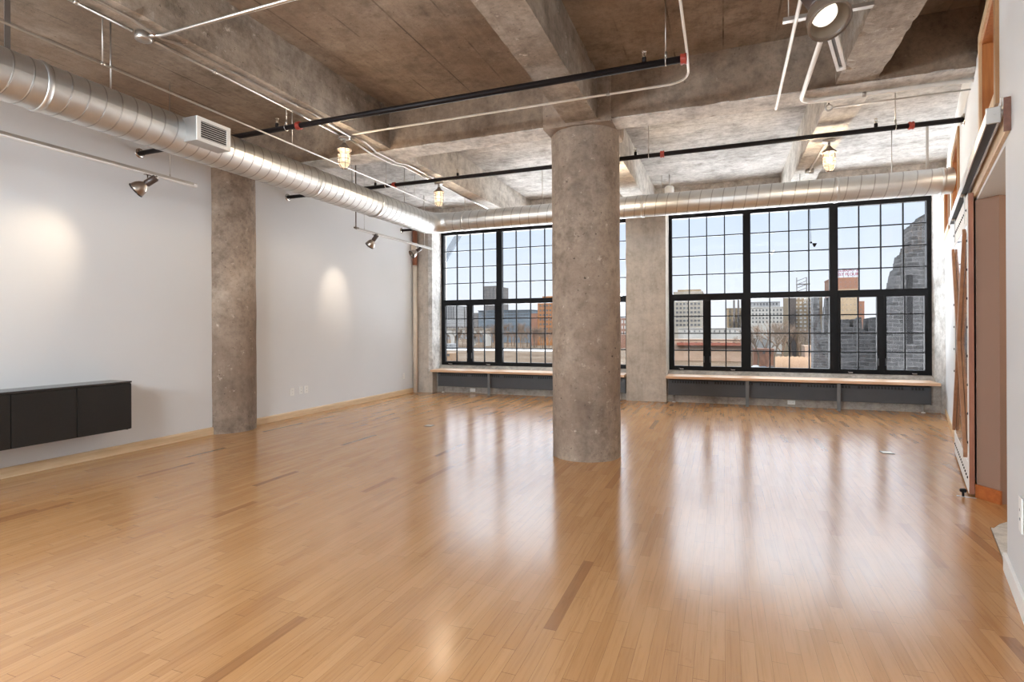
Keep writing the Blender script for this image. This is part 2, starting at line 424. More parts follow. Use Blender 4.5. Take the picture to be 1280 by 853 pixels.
def rough_box(lo, hi, step=0.16, amp=0.006, edge=0.012, seed=0.0):
    """subdivided cast block whose faces and arrises wander a little"""
    bm = bmesh.new()
    dims = [hi[i] - lo[i] for i in range(3)]
    n = [max(1, int(round(d / step))) for d in dims]
    idx = {}
    def vert(i, j, k):
        key = (i, j, k)
        if key not in idx:
            p = Vector((lo[0] + dims[0] * i / n[0], lo[1] + dims[1] * j / n[1], lo[2] + dims[2] * k / n[2]))
            q = p * 2.3 + Vector((seed, seed * 2, 0))
            d = Vector((noise.noise(q), noise.noise(q + Vector((9, 0, 0))), noise.noise(q + Vector((0, 9, 0))))) * amp
            on = sum((i in (0, n[0]), j in (0, n[1]), k in (0, n[2])))
            if on >= 2:
                q2 = p * 7.0 + Vector((seed, 3, seed))
                chip = max(0.0, noise.noise(q2) - 0.1) * edge * 2
                cdir = Vector((0, 0, 0))
                if i in (0, n[0]): cdir.x = 1 if i == 0 else -1
                if j in (0, n[1]): cdir.y = 1 if j == 0 else -1
                if k in (0, n[2]): cdir.z = 1 if k == 0 else -1
                d += cdir * chip
            idx[key] = bm.verts.new(p + d)
        return idx[key]
    for i in range(n[0]):
        for j in range(n[1]):
            for k in (0, n[2]): bm.faces.new([vert(i, j, k), vert(i + 1, j, k), vert(i + 1, j + 1, k), vert(i, j + 1, k)])
    for i in range(n[0]):
        for k in range(n[2]):
            for j in (0, n[1]): bm.faces.new([vert(i, j, k), vert(i + 1, j, k), vert(i + 1, j, k + 1), vert(i, j, k + 1)])
    for j in range(n[1]):
        for k in range(n[2]):
            for i in (0, n[0]): bm.faces.new([vert(i, j, k), vert(i, j + 1, k), vert(i, j + 1, k + 1), vert(i, j, k + 1)])
    mb = MB(); bm.verts.index_update()
    mb.add([v.co[:] for v in bm.verts], [[v.index for v in f.verts] for f in bm.faces]); bm.free()
    return mb

def drum(cx, cy, r, z0, z1, amp=0.004, seed=0.0, seg=64, rows=30):
    mb = MB(); vs = []; fs = []
    for i in range(rows + 1):
        z = z0 + (z1 - z0) * i / rows
        for j in range(seg):
            t = 2 * PI * j / seg
            rr = r + amp * noise.noise(Vector((math.cos(t) * 3, math.sin(t) * 3, z * 2.2 + seed))) + 0.5 * amp * noise.noise(Vector((math.cos(t) * 9, math.sin(t) * 9, z * 8 + seed)))
            vs.append((cx + rr * math.cos(t), cy + rr * math.sin(t), z))
    for i in range(rows):
        for j in range(seg):
            k = (j + 1) % seg
            fs.append((i * seg + j, i * seg + k, (i + 1) * seg + k, (i + 1) * seg + j))
    mb.add(vs, fs, 0, True)
    return mb

# ------------------------------------------------------------------ the shell
XL, YW, YF, ZS = -6.13, 10.19, 10.62, 3.88          # left wall, pier face, window plane, slab
AX, AY = 1.479, 3.899                               # a point on the slanting right wall
_l = math.hypot(0.268, 1.0); UX, UY = 0.268 / _l, 1.0 / _l
RZ = math.atan2(UY, UX)
def WL(s, w, z=0.0):                                # along the right wall, out into the room, up
    return Vector((AX + UX * s - UY * w, AY + UY * s + UX * w, z))
YB, XR = -4.0, 3.0
S_END = (10.30 - AY) / UY

mb = MB(); mb.prism([(XL - 0.2, YB - 0.2), (XR, YB - 0.2), (XR, -0.6), tuple(WL(-4.6, 0)[:2]), tuple(WL(S_END, 0)[:2]), (XL - 0.2, 10.32)], -0.12, 0.0); mb.prism([tuple(WL(q, k)[:2]) for q, k in ((0.70, 0.002), (0.70, -0.02), (0.82, -0.06), (1.0, -0.16), (1.18, -0.30), (1.52, -0.45), (1.52, 0.002))], -0.12, 0.0)
struct(mb.build('floor', M['floor']), 'glossy maple strip floor running to the windows', 'floor')
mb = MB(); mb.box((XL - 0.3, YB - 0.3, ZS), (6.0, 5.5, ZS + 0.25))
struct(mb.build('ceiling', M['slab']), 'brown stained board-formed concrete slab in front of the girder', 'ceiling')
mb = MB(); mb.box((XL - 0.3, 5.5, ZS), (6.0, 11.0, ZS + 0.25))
struct(mb.build('ceiling', M['slab_pale']), 'pale concrete slab between the girder and the windows', 'ceiling')
mb = MB(); mb.box((XL - 0.25, YB - 0.2, -0.12), (XL, 10.5, ZS))
struct(mb.build('wall_left', M['paint']), 'plain pale grey wall behind the round half column and black cabinet', 'wall')
mb = MB(); mb.box((XL - 0.2, YB - 0.25, -0.12), (XR + 0.2, YB, ZS))
struct(mb.build('wall_rear', M['paint']), 'plain wall behind the viewpoint', 'wall')
mb = MB(); mb.box((XR, YB, -0.12), (XR + 0.2, -0.55, ZS)); mb.box((WL(-4.6, 0).x, -0.75, -0.12), (XR + 0.2, -0.55, ZS))
struct(mb.build('wall_side', M['paint']), 'plain wall closing the room beside the viewpoint', 'wall')

# window wall: plinth, lintel, end piers
mb = MB()
mb.box((XL - 0.2, 10.30, -0.12), (-1.68, 10.62, 0.44)); mb.box((-0.966, 10.30, -0.12), (3.4, 10.62, 0.44))
mb.prism([(10.30, 0.44), (10.62, 0.44), (10.75, 0.44), (10.75, 0.555), (10.60, 0.555), (10.57, 0.545), (10.45, 0.45)], -5.80, -1.66, 'x')
mb.prism([(10.30, 0.44), (10.62, 0.44), (10.75, 0.44), (10.75, 0.555), (10.60, 0.555), (10.57, 0.545), (10.45, 0.45)], -0.97, 3.14, 'x')
struct(mb.build('wall_front', M['sillc']), 'concrete plinth and sill below the window wall', 'wall')
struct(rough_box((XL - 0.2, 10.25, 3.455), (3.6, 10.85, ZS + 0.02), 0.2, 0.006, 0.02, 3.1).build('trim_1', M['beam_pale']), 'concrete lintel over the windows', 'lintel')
struct(rough_box((-1.68, YW, 0), (-0.966, 10.85, 3.50), 0.16, 0.003, 0.008, 1.7).build('concrete_pier', M['pier']), 'flat tan concrete pier between the two window groups', 'pier')
mb = MB(); mb.box((-6.2, 10.10, 0), (-5.79, 10.85, 3.50)); mb.box((-5.79, 10.10, 0), (-5.70, 10.30, 0.443))
struct(mb.build('corner_pier', M['pier']), 'narrow brown concrete pier in the corner beside the cream pipe', 'pier')
mb = MB(); mb.prism([(-5.79, 10.102), (-5.70, 10.102), (-5.762, 10.52), (-5.762, 10.85), (-5.79, 10.85)], 0.443, 3.5)
struct(mb.build('window_jamb', M['jamb']), 'whitewashed concrete jamb at the corner end of the windows', 'jamb')
mb = MB(); mb.prism([(3.118, 10.60), (3.118, 10.85), (3.6, 10.85), (3.6, 10.2), tuple(WL(S_END, -0.25)[:2]), tuple(WL((10.13 - AY) / UY, -0.005)[:2])], 0.0, 3.5)
struct(mb.build('window_jamb.001', M['jamb']), 'whitewashed concrete jamb where the windows meet the slanting wall', 'jamb')

# slanting right wall (local axes: along the wall, out into the room, up)
wr = thing('wall_right', 'slanting pale wall with a doorway and high clerestory openings', 'wall', WL(0, 0), RZ, kind='structure')
TH = 0.16
clere = [(0.20, 1.04), (3.43, 4.54), (5.28, 6.37)]
CZ0, CZ1 = 2.74, 3.39
D0, D1, DH = -0.13, 1.52, 2.34
mb = MB()
def wseg(a, b, z0, z1): mb.box((a, -TH, z0), (b, 0, z1))
ZT = 3.45
wseg(-4.75, D0, -0.12, ZT)
wseg(D0, clere[0][0], DH, ZT); wseg(clere[0][0], clere[0][1], DH, CZ0); wseg(clere[0][0], clere[0][1], CZ1, ZT)
wseg(clere[0][1], D1, DH, ZT); wseg(D1, clere[1][0], -0.12, ZT)
wseg(clere[1][0], clere[1][1], -0.12, CZ0); wseg(clere[1][0], clere[1][1], CZ1, ZT); wseg(clere[1][1], clere[2][0], -0.12, ZT)
wseg(clere[2][0], clere[2][1], -0.12, CZ0); wseg(clere[2][0], clere[2][1], CZ1, ZT); wseg(clere[2][1], S_END + 0.1, -0.12, ZT)
mb.build('wall_panel', M['paint'], wr)
mb = MB(); mb.box((1.75, -TH, ZT), (S_END + 0.1, -0.015, ZS)); mb.build('lit_upper_band', M['white_paint'], wr)  # whiter than the wall below, window light put into the colour
mb = MB(); mb.box((-4.75, -TH - 0.02, ZT), (1.75, -0.02, ZS)); mb.build('shaded_concrete_band', M['girder'], wr, 'bare concrete strip above the painted wall, browned with painted girder shade')  # bare concrete, with the girder's shade put into its brown

mb = MB(); mb.box((1.494, -TH, 0.0), (1.52, 0.003, DH)); mb.build('gap_shade_strip', M['dark'], wr, 'dark strip painted for the shaded gap beside the door')  # dark strip standing in for shade in the gap beside the door
# baseboards
mb = MB(); mb.prism([(XL, 0), (XL + 0.02, 0), (XL + 0.02, 0.075), (XL + 0.014, 0.092), (XL, 0.095)], YB, 5.17, 'y')
struct(mb.build('baseboard_left', M['maple_trim']), 'pale maple baseboard under the black cabinet', 'baseboard')
mb = MB(); mb.prism([(XL, 0), (XL + 0.02, 0), (XL + 0.02, 0.075), (XL + 0.014, 0.092), (XL, 0.095)], 5.83, 10.05, 'y')
struct(mb.build('baseboard_left.001', M['maple_trim']), 'pale maple baseboard between the half column and the corner', 'baseboard')
br = thing('baseboard_right', 'white baseboard at the foot of the near right wall', 'baseboard', WL(0, 0), RZ, kind='structure')
mb = MB(); mb.box((-4.6, 0, 0), (D0 + 0.02, 0.016, 0.10), bev=0.003); mb.build('board', M['white_paint'], br)
br2 = thing('baseboard_right', 'thin white baseboard running behind the sliding door to the windows', 'baseboard', WL(0, 0), RZ, kind='structure')
mb = MB(); mb.box((D1, 0, 0), (S_END - 0.15, 0.012, 0.085), bev=0.003); mb.build('board', M['casing_wood'], br2)

# beams, girder, columns
for i, (x0, x1, lab) in enumerate([(-3.79, -3.56, 'concrete beam carrying the two conduits'), (-1.475, -1.155, 'concrete beam meeting the round centre column'), (0.90, 1.215, 'concrete beam nearest the slanting wall')]):
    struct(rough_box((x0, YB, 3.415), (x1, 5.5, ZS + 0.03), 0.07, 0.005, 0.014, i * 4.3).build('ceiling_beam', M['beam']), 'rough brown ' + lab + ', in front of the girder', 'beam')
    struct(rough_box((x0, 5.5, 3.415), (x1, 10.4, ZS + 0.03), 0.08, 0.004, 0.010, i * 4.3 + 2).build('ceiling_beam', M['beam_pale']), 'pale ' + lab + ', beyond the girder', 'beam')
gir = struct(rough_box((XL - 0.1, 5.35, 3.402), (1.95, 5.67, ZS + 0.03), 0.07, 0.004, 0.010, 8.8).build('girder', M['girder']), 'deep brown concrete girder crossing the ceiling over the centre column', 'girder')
rough_box((XL - 0.1, 5.352, 3.393), (1.945, 5.668, 3.406), 0.07, 0.003, 0.012, 4.8).build('soffit', M['beam_pale'], gir, 'pale underside')  # paler strip along the bottom of the girder
struct(rough_box((-1.715, 5.345, 3.38), (-1.015, 6.06, ZS + 0.02), 0.07, 0.003, 0.010, 5.5).build('column_head', M['column']), 'square concrete head joining the round centre column to the girder', 'column head')
struct(drum(-1.366, 5.72, 0.357, 0, 3.41, 0.006, 2.0).build('column', M['column']), 'thick round concrete column in the middle of the floor', 'column')
struct(drum(-6.25, 5.50, 0.358, 0, 3.43, 0.006, 9.0).build('column.001', M['column']), 'round concrete column half sunk in the left wall', 'column')

# room beyond the doorway
H0, H1 = -0.13 - 0.9, 1.46 + 1.2
wh = thing('wall_hall', 'walls of the passage seen through the doorway', 'wall', WL(0, 0), RZ, kind='structure')
mb = MB(); mb.box((-5, -2.6, -0.12), (S_END, -2.45, ZS)); mb.box((-5.0, -2.6, -0.12), (-4.85, -TH, ZS)); mb.box((S_END - .05, -2.6, -0.12), (S_END + 0.1, -TH, ZS)); mb.build('wall_panel', M['hall_paint'], wh)
mb = MB(); mb.box((H0 - 1.5, -2.45, DH), (D1 + 0.5, -TH, DH + 0.12)); mb.build('soffit', M['hall_paint'], wh)
fh = MB(); fh.prism([tuple(WL(-4.9, -0.005)[:2]), tuple(WL(-4.9, -2.5)[:2]), tuple(WL(S_END, -2.5)[:2]), tuple(WL(S_END, -0.005)[:2])], -0.12, -0.002)
struct(fh.build('floor_hall', M['halfloor']), 'pale concrete floor of the passage beyond the doorway', 'floor')
# angled brown partition just inside the opening
jp = [Vector((1.854, 5.335, 0)), Vector((1.944, 5.180, 0)), Vector((2.62, 5.52, 0)), Vector((2.10, 5.62, 0))]
mb = MB(); mb.prism([tuple(p[:2]) for p in jp], 0.0, DH)
struct(mb.build('wall_passage', M['brown_paint']), 'brown painted partition end just inside the doorway', 'wall')
d = (jp[1] - jp[0]).normalized(); nn = Vector((-d.y, d.x, 0)) * -1
mb = MB()
mb.prism([tuple(p[:2]) for p in (jp[0] + nn * 0.014, jp[1] + nn * 0.014 + d * 0.012, jp[1] + d * 0.012, jp[0])], 0.0, 0.105)
struct(mb.build('baseboard_passage', M['cherry']), 'cherry red baseboard at the foot of the brown partition', 'baseboard')

# clerestory windows in the slanting wall
labs = ['high clerestory window over the doorway with fir jambs', 'high clerestory window just above the end of the door rail', 'high clerestory window beside the end of the window duct']
for i, ((a, b), lab) in enumerate(zip(clere, labs)):
    w = thing('window_%d' % (7 + i), lab, 'window', WL(0, 0), RZ, kind='structure')
    mb = MB(); t = 0.02
    mb.box((a, -0.26, CZ0), (a + t, 0.004, CZ1)); mb.box((b - t, -0.26, CZ0), (b, 0.004, CZ1)); mb.box((a + t, -0.26, CZ1 - t), (b - t, 0.004, CZ1)); mb.box((a + t, -0.26, CZ0), (b - t, 0.004, CZ0 + t))
    mb.build('jamb', M['jamb_wood'], w)
    mb = MB(); c = 0.085
    mb.box((b, 0, CZ0 - c), (b + c, 0.018, CZ1 + c)); mb.box((a, 0, CZ1), (b, 0.018, CZ1 + c)); mb.box((a, 0, CZ0 - c), (b, 0.018, CZ0))
    mb.build('casing', M['casing_wood'], w)
    mb = MB(); mb.box((a - c, 0, CZ0 - c), (a, 0.018, CZ1 + c)); mb.build('side_casing', M['casing_dark'], w)
    mb = MB(); q = 0.03
    for (s0, s1, z0, z1) in ((a + t, a + t + q, CZ0 + t, CZ1 - t), (b - t - q, b - t, CZ0 + t, CZ1 - t), (a + t, b - t, CZ1 - t - q, CZ1 - t), (a + t, b - t, CZ0 + t, CZ0 + t + q)):
        mb.box((s0, -0.15, z0), (s1, -0.115, z1))
    mb.build('sash', M['casing_wood'], w)
    mb = MB(); mb.box((a + t + q, -0.135, CZ0 + t + q), (b - t - q, -0.130, CZ1 - t - q)); mb.build('pane', M['glass'], w)

# ------------------------------------------------------------------ big steel windows
ZB, ZTOP = 0.550, 3.455
def steel_window(k, x0, x1, casement, label, first=False, last=False):
    w = thing('window_%d' % k, label, 'window', (x0, YF, 0), 0, kind='structure')
    W_ = x1 - x0; fo = 0.063; d0, d1 = 0.0, 0.09
    gz = [1.962, 2.317, 2.665, 3.020, 3.372]; lz = [0.632, 0.92, 1.236, 1.55, 1.858]
    mb = MB()
    mb.box((0, d0, ZB), (fo, d1, ZTOP)); mb.box((W_ - fo, d0, ZB), (W_, d1, ZTOP)); mb.box((fo, d0, gz[-1]), (W_ - fo, d1, ZTOP)); mb.box((fo, d0, ZB), (W_ - fo, d1, lz[0]))
    mb.box((fo, d0 - 0.012, lz[-1]), (W_ - fo, d1, gz[0]))
    mb.build('frame', M['frame'], w)
    ga, gb = fo, W_ - fo
    def muntins(mbx, xa, xb, nx, zs, y=0.022, t=0.019):
        for i in range(1, nx):
            x = xa + (xb - xa) * i / nx
            mbx.box((x - t / 2, y, zs[0]), (x + t / 2, y + 0.035, zs[-1]))
        for z in zs[1:-1]: mbx.box((xa, y + 0.003, z - t / 2), (xb, y + 0.032, z + t / 2))
    mb = MB(); muntins(mb, ga, gb, 4, gz); mb.build('muntin_grid', M['frame'], w)
    mb = MB(); mb.box((ga, 0.036, gz[0]), (gb, 0.042, gz[-1])); mb.build('pane', M['glass'], w)
    if casement:
        mid = W_ / 2; h = 0.034
        for (a, b) in ((fo, mid - h), (mid + h, W_ - fo)):
            c = MB(); q = 0.034
            c.box((a, -0.012, lz[0] - 0.03), (a + q, 0.06, lz[-1])); c.box((b - q, -0.012, lz[0] - 0.03), (b, 0.06, lz[-1]))
            c.box((a + q, -0.012, lz[0] - 0.03), (b - q, 0.06, lz[0])); c.box((a + q, -0.012, lz[-1] - 0.02), (b - q, 0.06, lz[-1]))
            cs = c.build('casement', M['frame'], w)
            g = MB(); muntins(g, a + q, b - q, 2, [lz[0], lz[1], lz[2], lz[3], lz[-1] - 0.02]); g.build('muntin_grid', M['frame'], cs)
            g = MB(); g.box((a + q, 0.036, lz[0]), (b - q, 0.042, lz[-1] - 0.02)); g.build('pane', M['glass'], cs)
            xh = b - q / 2 if a < mid - 0.3 else a + q / 2
            g = MB(); g.box((xh - 0.008, -0.03, 0.70), (xh + 0.008, -0.012, 0.82), bev=0.003); g.build('latch', M['radiator'], cs)
            xo = (a + b) / 2 + (-0.12 if a < mid - .3 else 0.12)
            g = MB(); g.box((xo - 0.03, -0.035, 0.572), (xo + 0.03, -0.010, 0.586), bev=0.003); g.tube([(xo, -0.03, 0.582), (xo - 0.045, -0.06, 0.590)], 0.004, 6); g.build('crank', M['zinc'], cs)
        mb = MB(); mb.box((mid - h, d0 - 0.006, lz[0] - 0.03), (mid + h, d1, lz[-1])); mb.build('mullion', M['frame'], w)
    else:
        mb = MB(); muntins(mb, ga, gb, 4, lz); mb.build('muntin_grid', M['frame'], w)
        mb = MB(); mb.box((ga, 0.036, lz[0]), (gb, 0.042, lz[-1])); mb.build('pane', M['glass'], w)
    return w
xs = [-5.762, -4.393, -3.022, -1.66]; xr = [-0.956, 0.391, 1.747, 3.118]
wl_ = ['black steel window nearest the left corner with the diagonal brace outside', 'black steel window in the middle of the left group with fixed lower grid', 'black steel window of the left group hidden by the round column',
       'black steel window with two casements beside the flat pier', 'black steel window with fixed lower grid in the middle of the right group', 'black steel window with two casements looking onto the stone ruin']
for i in range(3): steel_window(i + 1, xs[i], xs[i + 1], i != 1, wl_[i])
for i in range(3): steel_window(i + 4, xr[i], xr[i + 1], i != 1, wl_[i + 3])

# ------------------------------------------------------------------ benches and radiators under the windows
def bench(x0, x1, legs, label):
    t = thing('window_bench', label, 'bench', ((x0 + x1) / 2, 10.15, 0), group='maple sill benches')
    ox = (x0 + x1) / 2; mb = MB(); mb.box((x0 - ox, -0.15, 0.443), (x1 - ox, 0.40, 0.488), bev=0.004)
    mb.build('seat_board', M['bench_wood'], t)
    for x in legs:
        mb = MB(); mb.box((x - ox - 0.026, -0.085, 0.0), (x - ox + 0.026, -0.070, 0.443), bev=0.002); mb.box((x - ox - 0.026, -0.085, 0.43), (x - ox + 0.026, 0.13, 0.443)); mb.box((x - ox - 0.026, -0.1, 0.0), (x - ox + 0.026, -0.05, 0.006))
        mb.build('leg', M['radiator_leg'], t)
bench(-5.70, -1.69, [-4.40, -3.03], 'maple bench board under the left windows, partly behind the round column')
bench(-0.955, 3.05, [0.37, 1.72], 'maple bench board on grey legs under the right windows')
def radiator(x0, x1, label):
    t = thing('baseboard_radiator', label, 'radiator', ((x0 + x1) / 2, 10.2, 0), group='charcoal convectors under the benches')
    ox = (x0 + x1) / 2; a, b = x0 - ox, x1 - ox
    mb = MB(); mb.prism([(0.0, 0.135), (0.0, 0.345), (0.012, 0.40), (0.03, 0.415), (0.098, 0.415), (0.098, 0.135)], a, b, 'x'); n = int((b - a) / 0.045); gap = 14
    for i in range(n):
        if i % (gap + 2) >= gap: continue
        x = a + 0.06 + i * 0.045
        if x + 0.028 > b - 0.05: break
        mb.add([(x, -0.0006 + 0.0015, 0.352), (x + 0.028, 0.0009, 0.352), (x + 0.028, 0.0098, 0.394), (x, 0.0098, 0.394)], [(0, 1, 2, 3)], 1)
        mb.v[-4:] = [(p[0], p[1] - 0.0012, p[2]) for p in mb.v[-4:]]
    mb.build('enclosure', [M['radiator'], M['dark']], t)
    for x in (a, b - 0.012):
        mb = MB(); mb.box((x, -0.004, 0.13), (x + 0.012, 0.1, 0.418)); mb.build('end_cap', M['radiator'], t)
    for x in (a + 0.09, b - 0.09):
        mb = MB(); mb.tube([(x, 0.05, 0.135), (x, 0.05, 0.0)], 0.009, 8); mb.build('supply_pipe', M['zinc'], t)
radiator(-5.62, -1.70, 'long charcoal convector under the left window bench')
radiator(-0.93, 2.985, 'long charcoal convector under the right window bench')
def escutcheon(x, label):
    mb = MB(); mb.lathe([(0.001, 0.014), (0.014, 0.013), (0.028, 0.004), (0.030, 0.0)], (0, 0, 0), seg=16)
    o = mb.build('pipe_flange', M['plate']); o.location = (x, 10.25, 0.0005); tag(o, label, 'pipe flange', 'white floor flanges of the heating pipes')
escutcheon(-5.53, 'small white floor flange at the corner end of the left convector')
escutcheon(-0.84, 'small white floor flange beside the flat pier')
escutcheon(2.895, 'small white floor flange by the slanting wall')

# ------------------------------------------------------------------ outlets
def outlet(loc, rz, label, group, w=0.072, h=0.116, horizontal=False, slots=True):
    t = thing('wall_outlet', label, 'outlet', loc, rz, group)
    if horizontal: w, h = h, w
    mb = MB(); mb.box((-w / 2, -0.007, -h / 2), (w / 2, 0, h / 2), bev=0.002); mb.build('cover_plate', M['plate'], t)
    for q in (-1, 1):
        mb = MB()
        cx, cz = (q * 0.022, 0) if horizontal else (0, q * 0.022)
        for dx in (-0.006, 0.006): mb.box((cx + dx - 0.0015, -0.0085, cz - 0.006), (cx + dx + 0.0015, -0.0068, cz + 0.006))
        mb.build('socket', M['slot'], t)
rzl = PI / 2
for y, z, lab in ((6.56, 0.392, 'white wall plate nearest the half column, first of three'), (6.745, 0.398, 'white socket plate in the middle of the row of three'), (6.86, 0.399, 'white wall plate at the window end of the row of three'), (9.67, 0.375, 'white wall plate alone by the cream pipe')):
    outlet((XL + 0.001, y, z), rzl, lab, 'white plates low on the left wall')
outlet((-4.86, 10.297, 0.065), 0, 'white socket on the plinth under the left convector', 'sockets on the window plinth', horizontal=True)
outlet((1.06, 10.297, 0.075), 0, 'white socket on the plinth under the right convector', 'sockets on the window plinth', horizontal=True)
p = WL(-0.637, 0.001, 0.455)
outlet(p, RZ + PI, 'white socket plate on the near right wall', 'sockets on the slanting wall', w=0.08, h=0.165)
def floor_box(x, y, label):
    t = thing('floor_outlet', label, 'floor outlet', (x, y, 0), 0.05, 'brass floor boxes')
    mb = MB(); mb.box((-0.058, -0.062, 0.0), (0.058, 0.062, 0.004), bev=0.0015); mb.build('rim', M['dark'], t)
    mb = MB(); mb.box((-0.047, -0.050, 0.0035), (0.047, 0.050, 0.0065), bev=0.001); mb.build('lid', M['brass'], t)
floor_box(1.62, 6.885, 'square brass floor box in the boards on the doorway side')
floor_box(-3.81, 6.655, 'square brass floor box in the boards near the left windows')

# ------------------------------------------------------------------ wall-hung cabinet
cab = thing('wall_mounted_cabinet', 'long black floating cabinet hung on the left wall', 'cabinet', (XL, 2.38, 0.31))
Y0, Y1, ZC = -1.07, 1.536, 0.485
mb = MB(); mb.box((0, Y0, 0.0), (0.315, Y1, ZC), bev=0.002); mb.build('carcass', M['cabinet'], cab)
mb = MB(); mb.box((0, Y0 - 0.001, ZC), (0.333, Y1 + 0.002, ZC + 0.018), bev=0.002); mb.build('top_panel', M['cabinet_top'], cab)
for i in range(5):
    a = Y1 - 0.522 * (i + 1) + 0.003; b = Y1 - 0.522 * i - 0.003
    mb = MB(); mb.box((0.315, a, 0.006), (0.333, b, ZC - 0.006), bev=0.0015); mb.build('door', M['cabinet'], cab)
mb = MB(); mb.tube([(0.29, Y1 - 0.02, 0.0), (0.29, Y1 - 0.02, -0.007)], 0.009, 10); mb.build('foot', M['rubber'], cab)

# ------------------------------------------------------------------ spiral duct
def spiral_tube(p0, p1, r, pitch=0.12, seg=40, up=Vector((0, 0, 1)), ridge=0.0022):
    """helically seamed tube: every turn has a plain band and a raised seam"""
    p0, p1 = Vector(p0), Vector(p1); d = (p1 - p0); L = d.length; d.normalize()
    a = d.cross(up).normalized(); b = a.cross(d)
    rows = []
    k = 0.0
    prof = [(0.0, 0.0), (0.0035, ridge), (0.0085, ridge), (0.012, 0.0)]
    n = int(L / pitch) + 2
    for i in range(-1, n):
        for h, dr in prof: rows.append((i * pitch + h, dr))
    vs = []; fs = []; mis = []
    for h, dr in rows:
        for j in range(seg + 1):
            t = 2 * PI * j / seg
            hh = min(max(h + pitch * j / seg, 0.0), L)
            vs.append(p0 + d * hh + (a * math.cos(t) + b * math.sin(t)) * (r + dr))
    mb = MB(); st = seg + 1
    plain_f, seam_f = [], []
    for i in range(len(rows) - 1):
        tgt = plain_f if i % 4 == 3 else seam_f
        for j in range(seg): tgt.append((i * st + j, i * st + j + 1, (i + 1) * st + j + 1, (i + 1) * st + j))
    mb.add(vs, plain_f, 0, True); mb.add(vs, seam_f, 1, False)
    return mb
duct = thing('spiral_duct', 'galvanised spiral air duct running along the left wall and above the windows', 'duct', (-4.66, 8.30, 3.13))
RL, RW = 0.178, 0.162
spiral_tube((0, -10.5, 0), (0, -0.30, 0), RL).build('long_run', [M['duct'], M['seam']], duct)
spiral_tube((0.30, 0, 0.025), (7.30, 0, 0.025), RW, 0.15, ridge=0.0006).build('window_run', [M['duct'], M['seam']], duct)
mb = MB(); arc = [(0, -0.32, 0)]
for i in range(5):
    t = i / 4 * PI / 2; arc.append((0.29 - 0.29 * math.cos(t), -0.29 + 0.29 * math.sin(t), 0.025 * i / 4))
arc.append((0.33, 0, 0.025)); rad = [RL + 0.004, RL + 0.004, RL + 0.002, RL - 0.002, RL - 0.006, RW + 0.006, RW + 0.006]
mb.tube(arc, rad, 32, smooth=False); mb.build('elbow', M['duct'], duct)
for y, rr in ((-5.83, 1), (-3.0, 0), (-1.72, 0)):
    mb = MB(); mb.lathe([(RL + 0.002, -0.02), (RL + 0.007, -0.018), (RL + 0.007, 0.018), (RL + 0.002, 0.02)], (0, y, 0), (0, 1, 0), 40)
    mb.lathe([(RL + 0.0075, -0.004), (RL + 0.0095, 0.0), (RL + 0.0075, 0.004)], (0, y, 0), (0, 1, 0), 40)
    mb.build('coupling_band', M['duct'], duct)
for x in (0.62, 3.55, 6.05, 7.19):
    mb = MB(); mb.lathe([(RW + 0.002, -0.02), (RW + 0.006, -0.018), (RW + 0.006, 0.018), (RW + 0.002, 0.02)], (x, 0, 0.025), (1, 0, 0), 40); mb.build('coupling_band', M['duct'], duct)
def hanger(x, y, z, r, top=0.75):
    mb = MB(); mb.tube([(x, y, z + r), (x, y, top)], 0.006, 8); mb.build('hanger_rod', M['zinc'], duct)
mb = MB(); mb.box((-0.004, -6.02, 0.17), (0.004, -5.985, 0.75)); mb.build('hanger_strap', M['seam'], duct)
for y in (-5.31, -2.2, -0.9): hanger(0, y, 0, RL)
for x in (0.61, 1.98, 5.63, 6.68): hanger(x, 0, 0.025, RW)
mb = MB(); mb.box((7.045, -0.012, 0.17), (7.07, 0.012, 0.75)); mb.build('hanger_strap', M['zinc'], duct)
# supply register box on the room side of the long run
mb = MB(); gy0, gy1, gz0, gz1 = -4.779, -4.424, -0.095, 0.122
mb.box((0.06, gy0, gz0), (0.30, gy1, gz1)); reg = mb.build('register', M['duct'], duct)
mb = MB()
for (y0, y1, z0, z1) in ((gy0, gy1, gz1 - 0.032, gz1), (gy0, gy1, gz0, gz0 + 0.032), (gy0, gy0 + 0.04, gz0 + .032, gz1 - .032), (gy1 - 0.04, gy1, gz0 + .032, gz1 - .032)):
    mb.box((0.30, y0, z0), (0.312, y1, z1), bev=0.001)
mb.build('register_frame', M['plate'], reg)
mb = MB(); mb.box((0.298, gy0 + 0.04, gz0 + 0.032), (0.3012, gy1 - 0.04, gz1 - 0.032)); mb.build('register_recess', M['dark'], reg)
mb = MB()
for i in range(8):
    z = gz0 + 0.042 + i * 0.0195
    mb.add([(0.303, gy0 + 0.04, z), (0.303, gy1 - 0.04, z), (0.311, gy1 - 0.04, z - 0.007), (0.311, gy0 + 0.04, z - 0.007), (0.303, gy0 + 0.04, z + 0.002), (0.303, gy1 - 0.04, z + 0.002), (0.311, gy1 - 0.04, z - 0.005), (0.311, gy0 + 0.04, z - 0.005)],
           [(0, 1, 2, 3), (4, 5, 6, 7), (0, 1, 5, 4), (2, 3, 7, 6), (1, 2, 6, 5), (3, 0, 4, 7)])
mb.build('louvre_blades', M['plate'], reg)

